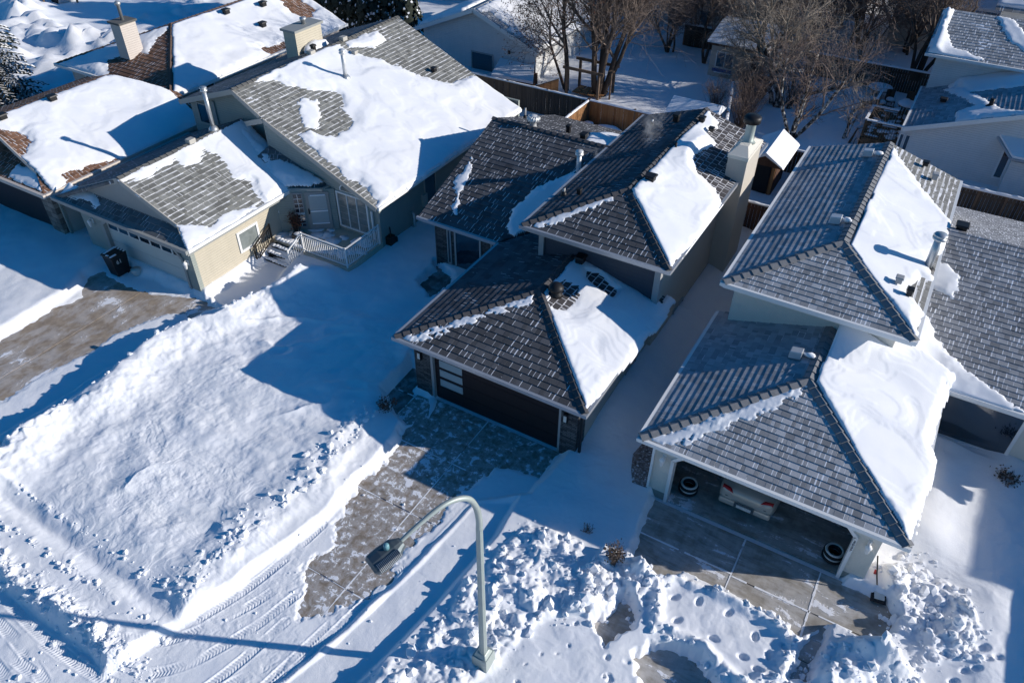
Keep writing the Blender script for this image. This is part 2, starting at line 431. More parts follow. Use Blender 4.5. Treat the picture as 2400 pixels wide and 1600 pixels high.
M['stoneB'] = stone('fieldstone_grey', (.13, .12, .11), (.30, .27, .24), .42, .26)
M['white'] = plain('white_paint', (.78, .78, .77), .5, vary=.04)
M['trimM'] = plain('trim_grey', (.38, .38, .38), .5, vary=.06)
M['trimL'] = plain('trim_taupe', (.42, .40, .36), .5, vary=.06)
M['gutM'] = plain('gutter_steel', (.42, .44, .47), .35, .4, vary=.08)
M['fasL'] = plain('fascia_sage', (.30, .31, .30), .5, vary=.06)
M['doorM'] = plain('door_dark_brown', (.022, .015, .016), .45, vary=.2, scale=2)
M['doorL'] = plain('door_pale_sage', (.50, .54, .52), .5, vary=.05, scale=2)
M['doorS'] = plain('door_grey', (.30, .30, .29), .5, vary=.05)
M['frost'] = plain('frosted_glass', (.36, .42, .44), .25, vary=.05)
n = NT('window_glass'); n.b.inputs['IOR'].default_value = 2.1; M['glass'] = n.fin((.010, .022, .038), .05, 0, .6)
n = NT('window_glass_curtained'); P, *_ = n.pos(); M['glassc'] = n.fin(n.mix(n.noise(P, 3, 2), (.10, .12, .12), (.30, .33, .32)), .08, 0, .7)
M['black'] = plain('black_plastic', (.012, .012, .013), .45, vary=.3)
M['vent'] = plain('vent_black_metal', (.018, .018, .02), .5, .3, vary=.3)
M['galv'] = plain('galvanised_steel', (.50, .52, .53), .38, .65, vary=.15, scale=9)
M['ventw'] = plain('vent_white_metal', (.62, .63, .64), .4, .3, vary=.1)
M['iron'] = plain('wrought_iron', (.05, .042, .035), .6, .4, vary=.3)
M['fenceG'] = boards('fence_boards_weathered', (.075, .055, .045), (.17, .13, .105))
M['fenceC'] = boards('fence_boards_cedar', (.20, .09, .035), (.42, .23, .11))
M['fenceD'] = boards('fence_boards_dark', (.045, .032, .024), (.12, .09, .065))
M['deckw'] = boards('deck_boards', (.09, .055, .03), (.22, .14, .08), .14)
M['wood'] = plain('timber_post', (.16, .105, .07), .8, vary=.35, scale=9)
M['shedw'] = boards('shed_boards_brown', (.06, .032, .022), (.14, .075, .05), .12)
M['osb'] = stucco('sheathing_board', (.52, .46, .40), 16, .008, .3)
M['bark'] = stucco('bark_brown', (.10, .075, .06), 22, .05, .5)
n = NT('bark_birch'); P, x, y, z = n.pos(); f = n.ss(.47, .6, n.noise(P, 5, 4, .6)); M['birch'] = n.fin(n.mix(f, (.055, .045, .04), (.55, .52, .47)), .8, 0, .2)
M['twig'] = plain('twig_brown', (.19, .145, .12), .85, vary=.4, scale=3)
M['twigr'] = plain('twig_reddish', (.20, .145, .12), .85, vary=.4, scale=3)
M['twigp'] = plain('twig_pale', (.31, .26, .21), .85, vary=.4, scale=3)
M['needle'] = plain('needles_dark', (.022, .03, .02), .8, vary=.5, scale=4)
M['concM'] = concrete('concrete_drive_patchy', (.20, .165, .13), (.31, .255, .205), snow=.525, scale=3.8)
M['concH'] = concrete('concrete_drive_streaked', (.25, .23, .20), (.38, .35, .31), snow=.565, scale=1.3, stretch=(.45, 1.7, 1), rot=-.3)
M['concL'] = concrete('exposed_aggregate', (.25, .20, .155), (.38, .31, .24), snow=.575, scale=1.2, stretch=(1, .6, 1))
M['concS'] = concrete('concrete_swept', (.12, .115, .105), (.2, .19, .17), snow=.63, scale=1.6)
M['gravel'] = concrete('gravel', (.14, .09, .075), (.30, .22, .19), snow=.56, scale=14., detail=3)
M['lamp'] = plain('lamp_pole_paint', (.36, .41, .39), .5, .3, vary=.15, scale=3)
M['lamph'] = plain('lamp_head_grey', (.10, .125, .14), .5, .4, vary=.15)
M['photocell'] = plain('photocell_blue', (.16, .33, .38), .4, vary=.1)
M['car'] = plain('car_paint_champagne', (.50, .46, .40), .3, .2, vary=.03)
M['red'] = plain('lens_red', (.35, .02, .025), .2, vary=.1)
M['clear'] = plain('lens_clear', (.5, .38, .36), .2, vary=.1)
M['tyre'] = plain('tyre_rubber', (.02, .02, .02), .85, vary=.3)
M['whitep'] = plain('white_plastic', (.62, .63, .60), .5, vary=.08)
M['redp'] = plain('red_plastic', (.45, .04, .04), .5)
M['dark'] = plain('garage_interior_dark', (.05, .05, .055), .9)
M['plate'] = plain('plate_white', (.6, .6, .58), .4)
M['leafr'] = plain('dead_leaves', (.16, .065, .04), .85, vary=.5, scale=8)
M['blue'] = plain('blue_wrap', (.03, .08, .28), .6)
M['mark'] = plain('stencil_ink', (.18, .05, .05), .8)
# ------------------------------------------------------------------ the ground
POLY = {
'm_bare':[(-12.3,15.95),(-7.05,15.95),(-7.15,14.19),(-8.69,13.8),(-9.0,12.48),(-9.13,11.24),(-9.09,9.66),(-9.07,8.05),(-9.69,7.15),(-10.38,6.89),(-11.21,7.9),(-11.21,8.92),(-11.71,9.89),(-11.89,11.36),(-11.91,12.86),(-12.13,13.76),(-11.73,14.6)],
'm_walk':[(-13.82,14.74),(-13.93,16.58),(-12.87,16.6),(-12.87,15.53),(-12.2,15.53),(-11.73,14.6),(-12.13,13.76),(-12.95,14.11)],
'l_bare':[(-28.0,4.5),(-28.04,9.44),(-28.17,10.6),(-28.3,11.8),(-27.95,12.95),(-29.06,13.88),(-28.76,14.51),(-26.26,14.39),(-23.37,15.49),(-22.06,15.19),(-22.92,14.4),(-24.05,14.3),(-24.47,13.15),(-24.8,12),(-24.77,10.81),(-25.06,9.22),(-25.12,7.59),(-25.1,4.5)],
'h_bare':[(-3.6,16.2),(-3.86,15.54),(-3.45,12.7),(-2.4,12.72),(-2.0,13.1),(-0.3,13.2),(0.75,13.1),(1.3,12.85),(1.7,13.3),(2.0,13.75),(2.9,13.65),(3.4,14.27),(3.48,14.9),(3.06,15.26),(1.95,15.2),(1.9,16.2)],
'path1':[(-3.5,10.45),(-3.15,11.75),(-2.6,11.4),(-2.5,10.9),(-2.95,10.05)],
'path2':[(-2.35,10.2),(-1.5,11.0),(-0.7,11.05),(0.3,10.35),(0.9,9.9),(0.2,9.2),(-0.7,9.1),(-1.7,9.5)],
'm_step':[(-16.75,20.7),(-16.72,22.3),(-15.6,22.0),(-15.35,21.0),(-15.57,20.1)],
'path3':[(1.31,11.55),(1.36,12.63),(1.67,13.68),(2.0,13.73),(1.78,11.83)],
'lane':[(-13.6,2.6),(-12.5,6.5),(-11.95,9.5),(-11.95,12.8),(-12.1,13.8),(-12.3,15.9),(-6.9,15.9),(-7.1,13.4),(-8.3,12.4),(-8.6,9.6),(-9.1,6.6),(-9.5,5.1),(-9.2,3.0),(-9.0,1.0),(-14.5,1.0)],
'flatside':[(-9.2,3.0),(-9.5,5.1),(-9.1,6.6),(-8.6,9.6),(-8.4,12.4),(-7.3,13.0),(-7.15,11.5),(-7.35,9.0),(-7.6,7.0),(-7.9,5.5),(-8.6,3.5)],
'ldrive':[(-28.7,5.),(-28.4,10.6),(-28.5,12.2),(-29.4,15.3),(-23.3,15.5),(-21.9,15.3),(-21.6,17.6),(-22.2,19.0),(-23.6,19.2),(-23.5,15.4),(-22.5,14.9),(-22.9,13.),(-23.0,11.),(-23.1,9.5),(-23.3,7.),(-23.4,5.)],
'pileA':[(-6.6,12.4),(-4.8,12.5),(-4.36,11.34),(-4.25,10.33),(-4.9,9.4),(-5.1,8.0),(-5.6,7.0),(-6.4,5.2),(-8.2,4.2),(-7.6,6.0),(-7.2,7.6),(-6.95,9.75)],
'pileB':[(-4.19,10.22),(-4.51,11.09),(-4.12,12.8),(-3.36,12.75),(-2.58,12.32),(-2.6,11.4),(-3.4,11.7),(-3.45,10.6)],
'pileC':[(2.5,13.47),(3.31,13.75),(4.25,13.07),(1.95,11.13),(1.85,12.36),(2.09,13.25)],
'pileD':[(2.85,16.11),(3.72,16.87),(4.92,16.15),(5.37,15.32),(5.1,14.4),(4.15,13.71),(3.39,14.46)],
'midlawn':[(-2.58,12.32),(-2.05,12.9),(-0.35,12.98),(0.75,12.86),(1.33,12.57),(1.26,11.4),(0.46,10.62),(-0.88,11.1),(-2.09,11.1)],
}
TRACKS = [smooth_line(t) for t in (
    [(-13.9, 2.4), (-12.75, 5.0), (-12.1, 7.1), (-11.85, 9.3)],
    [(-9.75, 4.2), (-9.35, 6.4), (-8.98, 9.4), (-8.72, 12.3)],
    [(-9.95, 4.0), (-9.6, 6.4), (-9.3, 8.6)],
    [(-16.5, 2.75), (-14.0, 2.9), (-12.2, 3.9), (-11.3, 5.6), (-10.9, 7.2)],
    [(-16.5, 2.1), (-13.5, 2.25), (-11.4, 3.3), (-10.2, 5.2)],
    [(-22, 2.35), (-17, 2.5), (-13.5, 1.9), (-10.5, 1.6)],
    [(-22, 3.0), (-18.3, 3.05), (-15.4, 2.85), (-12.6, 3.1), (-9.2, 4.8)],
    [(-22, 1.75), (-17, 1.85), (-13, 1.3), (-9, 1.2)],
    [(-11.6, 2.2), (-10.9, 4.6), (-10.6, 6.4)],
    [(-14.8, 3.2), (-12.9, 4.4), (-11.8, 6.2), (-11.4, 7.6)])]
BERM = smooth_line([(-13.0, 5.3), (-13.25, 7), (-13.1, 8.5), (-12.85, 10), (-12.95, 11.4), (-13.0, 12.8), (-13.2, 13.6)])
LRIDGE = smooth_line([(-21.6, 4.9), (-22.1, 6.4), (-22.15, 8), (-22.0, 9.8), (-22.15, 11.5), (-22.1, 13), (-21.3, 14.4), (-20.9, 16.3), (-20.4, 18.1)])
FOOT = []
_r = random.Random(3)
for px, py in [(-1.9, 12.2), (-1.3, 12.4), (-.5, 12.5), (.3, 12.2), (.75, 11.9), (.2, 11.5), (-.6, 11.6), (1.05, 12.3), (-1.6, 11.6), (.9, 11.3), (.62, 11.35)]: FOOT.append((px, py, .13, .09, _r.uniform(0, 3)))
for k in range(5): FOOT.append((4.35 + .27 * k, 13.95 + .22 * k, .17, .09, .7))
for k in range(5): FOOT.append((4.9 + .22 * k, 13.55 + .3 * k + .12 * (k % 2), .13, .07, .6))
for k in range(60): FOOT.append((_r.uniform(-6.3, -2.2), _r.uniform(7.4, 12.3), _r.uniform(.03, .09), _r.uniform(.02, .07), _r.uniform(0, 3)))

def ground(x, y):
    near = (x > -30) & (x < 9) & (y > -2) & (y < 26)
    h = .32 + .10 * fbm(x, y, 4.5, 4, 1) + .03 * fbm(x, y, .9, 4, 2)
    # wind ripples
    h = h + .012 * np.maximum(0, fbm(x * .35 + y * .8, y * .3 - x * .7, .34, 3, 5)) * sstep(.0, .3, fbm(x, y, 2.3, 2, 6) + .1)
    q = fbm(x + .6 * fbm(x, y, 1.7, 2, 8), y, 1.5, 4, 9)
    cr = 0
    for lv in (-.28, -.12, .02, .15, .3): cr = cr + sstep(lv - .012, lv + .012, q)
    h = h + .007 * cr
    # far field and the ploughed rows at the upper left
    far = sstep(-44, -50, x) * (y > 18)
    h = h + far * (.8 * np.maximum(0, fbm(x, y, 7, 5, 31)) + 1.1 * np.exp(-(line_dist(x, y, [(-66, 36), (-60, 32), (-55, 30.6), (-48.5, 32.5), (-44, 36)])[0] / 1.6) ** 2) * (.5 + np.abs(fbm(x, y, 1.8, 4, 36)) * 1.6) + .6 * np.exp(-(line_dist(x, y, [(-60, 30), (-54, 27.5), (-47, 28.5), (-42, 33)])[0] / 1.0) ** 2) * (.4 + np.abs(fbm(x, y, 1.2, 4, 37)) * 1.6) + .75 * np.abs(fbm(x, y, 1.6, 4, 33)) * sstep(.05, -.2, fbm(x - y, x + y, 12, 2, 34)))
    if not near.any(): return h
    P = {k: None for k in POLY}
    def S(k):
        if P[k] is None:
            q = np.array(POLY[k]); b = (x > q[:, 0].min() - 2) & (x < q[:, 0].max() + 2) & (y > q[:, 1].min() - 2) & (y < q[:, 1].max() + 2)
            d = np.full(x.shape, -9.); 
            if b.any(): d[b] = sdf_poly(x[b], y[b], POLY[k])
            P[k] = d
        return P[k]
    nz = fbm(x, y, .8, 4, 11); nf = fbm(x, y, .22, 3, 12)
    ck = .35 + .65 * sstep(-.25, .25, fbm(x, y, 1.0, 3, 65))
    ch = .60 * blocks(x, y, .95, 2) * sstep(-.2, .3, fbm(x, y, 1.6, 2, 60)) + .45 * ck * blocks(x, y, .44, 3) * sstep(-.5, .3, fbm(x, y, .9, 2, 61)) + .17 * ck * blocks(x, y, .19, 4) + .06 * ck * blocks(x, y, .10, 7) + .09 * nf + .22 * nz + .12 * fbm(x, y, .45, 4, 66)
    # lawn by the left drive: raised, broken edge
    lawn = sstep(-23.2, -21.5, x) * sstep(-12.4, -14.5, x) * sstep(20.5, 18, y) * sstep(5.2, 6.2, y)
    h = h + lawn * (.10 + .05 * nz)
    rough = sstep(.0, .35, fbm(x, y, 3.1, 3, 40)) * sstep(-14.5, -16, x) * lawn
    h = h + rough * .02 * np.abs(nf) + lawn * (.10 * (1 - 2 * np.abs(fbm(x * .45 + y * .35, y * .9 - x * .55, 1.6, 3, 64))) ** 3 * sstep(-.15, .25, fbm(x, y, 2.6, 2, 67)) + .05 * np.maximum(0, fbm(x * .4 + y * .3, y * .9 - x * .5, .7, 3, 68)))
    sd, arc = line_dist(x, y, LRIDGE); sd = sd + .22 * nz
    h = h + .46 * np.exp(-np.maximum(0, -sd) ** 2 / .9) * np.exp(-np.maximum(0, sd) ** 2 / .1) * (y > 4) * (1 + .4 * fbm(x, y, 1.7, 3, 41)) + .34 * ch * sstep(-.25, .15, fbm(x, y, 1.6, 3, 63)) * np.exp(-(sd - .2) ** 2 / .25) * (y > 5) * (y < 19)
    # edge of the main drive
    sd, arc = line_dist(x, y, BERM); sd = sd + .15 * nz
    b = np.exp(-sd ** 2 / np.where(sd > 0, .75, .22)) * sstep(4.6, 5.6, y) * sstep(14.4, 13.2, y)
    h = h + b * (.13 + .08 * nz) + .20 * ch * sstep(-.25, .2, fbm(x, y, 1.3, 3, 62)) * np.exp(-(sd - .35) ** 2 / .3) * sstep(4.6, 5.6, y) * sstep(13.6, 12.6, y)
    # pavement trench and windrow
    tr = np.exp(-((y - 4.95 - .03 * x * 0 - .12 * nz) / .26) ** 2) * sstep(-12.4, -13.0, x)
    ed = np.exp(-((np.abs(y - 4.95) - .48) / .12) ** 2) * sstep(-12.6, -13.2, x)
    h = h - .13 * tr + .16 * ch * ed * sstep(-.1, .25, fbm(x, y, 1.2, 2, 45))
    # drifts between and beside the houses
    h = h + .35 * sstep(-5.2, -6.4, x) * sstep(15.9, 18, y) * sstep(34, 30, y) * (x > -6.7)
    d = np.minimum(np.minimum(x + 4.95, -3.9 - x), np.minimum(y - 15.2, 18.2 - y)); w = sstep(-.5, .15, d); h = h * (1 - w) + w * (.31 + .03 * nz)
    h = h + .30 * np.exp(-((x - 3.6) / .9) ** 2) * sstep(16.4, 18, y) * (y < 22) + .15 * np.exp(-((x - 5.6) / .8) ** 2) * (y > 13)
    h = h + .25 * np.exp(-((x + 20.4) / 1.3) ** 2 - ((y - 18.6) / 1.0) ** 2) - .12 * np.exp(-((x + 15.2) / .9) ** 2 - ((y - 19.5) / 2.2) ** 2)
    # left drive
    d = S('ldrive') + .15 * nz; w = sstep(-.25, .25, d); h = h * (1 - w) + w * (.035 + .02 * nz + .03 * np.maximum(0, fbm(x * .3, y, 1.1, 3, 48)))
    d = S('l_bare') + .25 * nz + .1 * nf; w = sstep(-.25, .2, d); h = h * (1 - w) + w * -.05
    # street
    d = 3.35 + .10 * nz - y; w = sstep(-.15, .25, d) * sstep(-7.6, -8.8, x); h = h * (1 - w) + w * (.06 + .03 * nz)
    wr = np.exp(-((y - 3.55 - .1 * nz) / .30) ** 2) * sstep(-12.3, -13.4, x); h = h + wr * (.05 + .30 * ch)
    churn = sstep(-.15, .2, fbm(x, y, 1.3, 3, 52)) * (y < 4.2) * (x < -8.6) * (x > -17)
    h = h + churn * .22 * ch * sstep(4.2, 3.4, y)
    # main drive
    d = S('lane') + .08 * nz; w = sstep(-.2, .15, d); h = h * (1 - w) + w * (.045 + .015 * nz + .02 * np.abs(nf) * sstep(.0, .3, fbm(x, y, 1.1, 3, 54)))
    d = S('flatside'); w = sstep(-.12, .15, d); h = h * (1 - w) + w * (.09 + .02 * nz)
    d = np.maximum(S('m_bare') + .28 * nz + .22 * nf * sstep(15, 12.5, y), S('m_walk') + .05 * nz); w = sstep(-.16, .25, d); h = h * (1 - w) + w * -.05
    # piles
    for k, hh, ca, ew in (('pileA', .40, .34, .35), ('pileB', .42, .42, .4), ('pileC', .58, .36, .6), ('pileD', .36, .42, .6)):
        d = S(k) + .14 * nz; w = sstep(-.15, ew, d)
        h = np.where(d > -.15, np.maximum(h, 0) * (1 - w) + w * (hh + .12 * nz) + sstep(-.1, .15, d) * ca * ch, h)
    d = S('pileB'); h = h + .45 * np.exp(-((x + 3.0) / .35) ** 2 - ((y - 12.45) / .28) ** 2)
    h = h + .55 * np.exp(-((x - 3.1) / .5) ** 2 - ((y - 13.2) / .35) ** 2)
    # cream house drive and paths
    d = np.maximum.reduce([S('h_bare') + .12 * nz + .06 * nf, S('path1') + .16 * nz + .12 * nf, S('path2') + .2 * nz + .14 * nf, S('path3') + .12 * nz + .1 * nf, S('m_step') + .2 * nz + .15 * nf])
    w = sstep(-.1, .12, d); h = h * (1 - w) + w * -.05
    d = S('midlawn') + .08 * nz; ed = np.exp(-((d - .12) / .16) ** 2); h = h + ed * (.10 + .36 * ch)
    for fx, fy, rr, dp, an in FOOT:
        m = (np.abs(x - fx) < .4) & (np.abs(y - fy) < .4)
        if m.any():
            c, s = math.cos(an), math.sin(an); u = (x[m] - fx) * c + (y[m] - fy) * s; v = -(x[m] - fx) * s + (y[m] - fy) * c
            h[m] -= dp * sstep(1.25, .75, np.sqrt((u / rr) ** 2 + (v / (rr * .62)) ** 2))
    # tread marks
    for i, t in enumerate(TRACKS):
        q = np.array(t); m = (x > q[:, 0].min() - .3) & (x < q[:, 0].max() + .3) & (y > q[:, 1].min() - .3) & (y < q[:, 1].max() + .3)
        if not m.any(): continue
        sd, arc = line_dist(x[m], y[m], t); w = sstep(.145, .11, np.abs(sd)) * sstep(0, .6, arc)
        tread = np.sin((arc + .55 * np.abs(sd)) * 2 * math.pi / .085 + (sd > 0) * 1.5)
        k = (.55 + .45 * fbm(x[m], y[m], .7, 2, 70 + i)) * sstep(0, 1., arc); k = k * sstep(-.35, .1, fbm(x[m], y[m], .55, 2, 90 + i)); h[m] += k * (w * (-.022 + .012 * tread) + .014 * np.exp(-((np.abs(sd) - .165) / .02) ** 2))
    # open garage, house footprints: nothing inside
    d = np.minimum(np.minimum(x + 3.95, 2.35 - x), np.minimum(y - 15.5, 22 - y)); w = sstep(-.02, .05, d); h = h * (1 - w) - .25 * w
    return h

def add_grid(co, fc, x0, x1, y0, y1, st, drop=0., hole=()):
    xs = np.arange(x0, x1 + st * .5, st); ys = np.arange(y0, y1 + st * .5, st)
    X, Y = np.meshgrid(xs, ys); Z = ground(X, Y) - 0.
    ny, nx = X.shape; base = sum(len(c) for c in co)
    I = np.arange(ny * nx).reshape(ny, nx)
    F = np.stack([I[:-1, :-1], I[:-1, 1:], I[1:, 1:], I[1:, :-1]], -1).reshape(-1, 4)
    cx = (X[:-1, :-1] + st / 2).ravel(); cy = (Y[:-1, :-1] + st / 2).ravel(); keep = np.ones(len(F), bool)
    for (a, b, c, d) in hole:
        e = st if st < 5 else 0; keep &= ~((cx > a + e) & (cx < b - e) & (cy > c + e) & (cy < d - e))
        inn = (X > a) & (X < b) & (Y > c) & (Y < d); Z = np.where(inn, Z - (.006 if st < .05 else .08 if st < 5 else 3.), Z)
    co.append(np.stack([X, Y, Z], -1).reshape(-1, 3)); fc.append(F[keep] + base)

co, fc = [], []
NEAR = (-26.4, 7.8, 1.0, 17.4); MID = (-34.8, 9.0, 17.4, 24.2)
FINE = (-19.5, -8.2, 1.0, 9.4)
add_grid(co, fc, *FINE, .0185)
add_grid(co, fc, *NEAR, .035, hole=(FINE,))
add_grid(co, fc, *MID, .09, hole=())
add_grid(co, fc, -38., -26.35, 3.0, 17.45, .1)
add_grid(co, fc, -78., 34., -8., 96., .4, hole=(NEAR, MID, (-38., -26.35, 3., 17.45)))
add_grid(co, fc, -700., 700., -300., 1000., 20., hole=((-78, 34, -8, 96),))
g = arr_mesh('snow_ground', np.concatenate(co), np.concatenate(fc), M['snow'])
tag(g, 'deep white snow over lawns, yards and street with drifts and ploughed banks', kind='structure')

def ground_at(x, y): return float(ground(np.array([[x]], float), np.array([[y]], float))[0, 0])

def slabs(name, rects, mat, joints, jm):
    m = MB()
    for r in rects: m.box(*r, -.12, 0.)
    o = m.build(name, mat); return o
tag(slabs('driveway', [(-12.75, -9.92, 11.05, 15.5), (-9.88, -6.95, 11.05, 15.5), (-12.75, -9.92, 8.03, 11.0), (-9.88, -7.0, 8.03, 11.0), (-12.75, -9.92, 5.5, 7.98), (-9.88, -7.0, 5.5, 7.98)], M['concM'], None, None), 'brown concrete drive with scattered snow before the dark garage door', kind='structure')
tag(slabs('walkway', [(-14.6, -12.8, 13.3, 15.2), (-14.6, -12.9, 15.24, 17.2), (-17.0, -15.0, 19.8, 22.4)], M['concS'], None, None), 'dark swept concrete slabs beside the ledgestone pillar', kind='structure')
tag(slabs('driveway', [(-4.3, -.85, 12.6, 15.3), (-.8, 3.6, 13.9, 15.3), (-.8, 3.6, 12.4, 13.86), (-4.2, -.4, 8.4, 12.55), (-.36, 2.4, 8.4, 12.36)], M['concH'], None, None), 'swept concrete drive with snow streaks before the open garage', kind='structure')
tag(slabs('driveway', [(-29.6, -26.2, 4.8, 15.45), (-26.16, -21.6, 4.8, 15.45)], M['concL'], None, None), 'brown exposed aggregate drive before the pale garage door', kind='structure')
m = MB()
for x0, y0, x1, y1 in ((-9.9, 5.5, -9.9, 15.5), (-12.75, 11.02, -6.95, 11.02), (-12.75, 8.0, -7, 8.0), (-14.6, 15.22, -12.2, 15.22), (-12.78, 13.3, -12.78, 15.2), (-12.75, 13.3, -6.95, 13.3)):
    for k in range(24):
        a = k / 24; b = (k + 1) / 24; j = random.uniform
        if random.random() < .72: m.bar((x0 + (x1 - x0) * a, y0 + (y1 - y0) * a + j(-.01, .01), -.01), (x0 + (x1 - x0) * b, y0 + (y1 - y0) * b, -.01), j(.015, .045), .03)
for x0, y0, x1, y1 in ((-.83, 12.6, -.83, 15.3), (-.8, 13.88, 3.6, 13.88), (-4.3, 13.95, -.85, 13.95), (1.35, 12.4, 1.35, 15.3), (-4.2, 12.57, -.4, 12.57)):
    for k in range(20):
        a = k / 20; b = (k + 1) / 20; j = random.uniform
        if random.random() < .85: m.bar((x0 + (x1 - x0) * a, y0 + (y1 - y0) * a, -.005), (x0 + (x1 - x0) * b, y0 + (y1 - y0) * b, -.005), j(.03, .07), .03)
tag(m.build('joint_snow', M['snow']), 'thin lines of snow lying in the slab joints', kind='stuff')
m = MB(); rr = random.Random(8); q = [(-4.02, 15.35), (-4.5, 15.3), (-4.75, 15.8), (-4.95, 16.4), (-4.85, 17.1), (-4.6, 17.8), (-4.3, 18.3), (-4.02, 18.4)]
m.prism([(a, b, .1) for a, b in q], (0, 0, .235))
tag(m.build('gravel_bed', M['gravel']), 'reddish gravel bed beside the cream garage', kind='structure')

# loose clods of ploughed snow
def clods():
    rr = random.Random(11); m = MB(); n = 0
    zones = [('pileA', 300), ('pileB', 150), ('pileC', 130), ('pileD', 300)]
    pts = []
    for k, c in zones:
        q = np.array(POLY[k])
        while c > 0:
            px = rr.uniform(q[:, 0].min() - .3, q[:, 0].max() + .3); py = rr.uniform(q[:, 1].min() - .3, q[:, 1].max() + .3)
            d = float(sdf_poly(np.array([px]), np.array([py]), POLY[k])[0])
            if d > -.3: pts.append((px, py, 1. if d > 0 else .6)); c -= 1
    for ln, c, o in ((BERM, 220, .45), (LRIDGE, 140, .3)):
        for _ in range(c):
            i = rr.randrange(len(ln) - 1); t = rr.random(); px = ln[i][0] + (ln[i + 1][0] - ln[i][0]) * t - abs(rr.gauss(0, o)); py = ln[i][1] + (ln[i + 1][1] - ln[i][1]) * t
            pts.append((px, py, .7))
    q = POLY['midlawn']
    for i in range(len(q)):
        for _ in range(16):
            t = rr.random(); a = q[i]; b = q[(i + 1) % len(q)]; pts.append((a[0] + (b[0] - a[0]) * t + rr.gauss(0, .1), a[1] + (b[1] - a[1]) * t + rr.gauss(0, .1), .8))
    for _ in range(170): pts.append((rr.uniform(-20.5, -12.8), 4.95 + rr.choice((-.5, .5)) + rr.gauss(0, .08), .5))
    for _ in range(360): pts.append((rr.uniform(-20.5, -12.), 3.5 + rr.gauss(0, .22), .6))
    for _ in range(160): pts.append((rr.uniform(-15.5, -9.), rr.uniform(1.4, 3.6), .7))
    for _ in range(90): pts.append((rr.uniform(-12.3, -8.), rr.uniform(4.5, 13), .3))
    xy = np.array([p[:2] for p in pts]); Z = ground(xy[:, 0].reshape(1, -1), xy[:, 1].reshape(1, -1))[0]
    for (px, py, k), z in zip(pts, Z):
        s = k * rr.choice((.02, .025, .03, .04, .05, .07, .10, .15)) * rr.uniform(.7, 1.2)
        m.blob((px, py, max(z, 0) + s * .25), (s * rr.uniform(.8, 1.3), s * rr.uniform(.8, 1.3), s * rr.uniform(.6, .9)), rr.randrange(9999), 5, 3, .35, False)
    return m
tag(clods().build('snow_clods', M['snow']), 'loose clods of ploughed snow on the banks', kind='stuff')
# ------------------------------------------------------------------ house helpers
def PZ(k, e, z, s):
    if k == 'R': return lambda x, y: z + s * (e - x)
    if k == 'L': return lambda x, y: z + s * (x - e)
    if k == 'F': return lambda x, y: z + s * (y - e)
    return lambda x, y: z + s * (e - y)

class Plane:
    def __init__(s, k, e, z, sl): s.k, s.e, s.z0, s.s = k, e, z, sl; s.f = PZ(k, e, z, sl)
    def p(s, x, y, dz=0.): return (x, y, float(s.f(x, y)) + dz)
    def slope(s, parent, mat, xys, th=.16, mb=None):
        m = mb or MB(); u = (0, 1, 0) if s.k in 'RL' else (1, 0, 0); o = (s.e, 0, s.z0) if s.k in 'RL' else (0, s.e, s.z0)
        for xy in (xys if hasattr(xys[0][0], '__len__') else [xys]): m.slab([s.p(*q) for q in xy], u, o, th, 0., ROWS.get(mat, .25))
        return m.build('roof_slope', M[mat], parent)

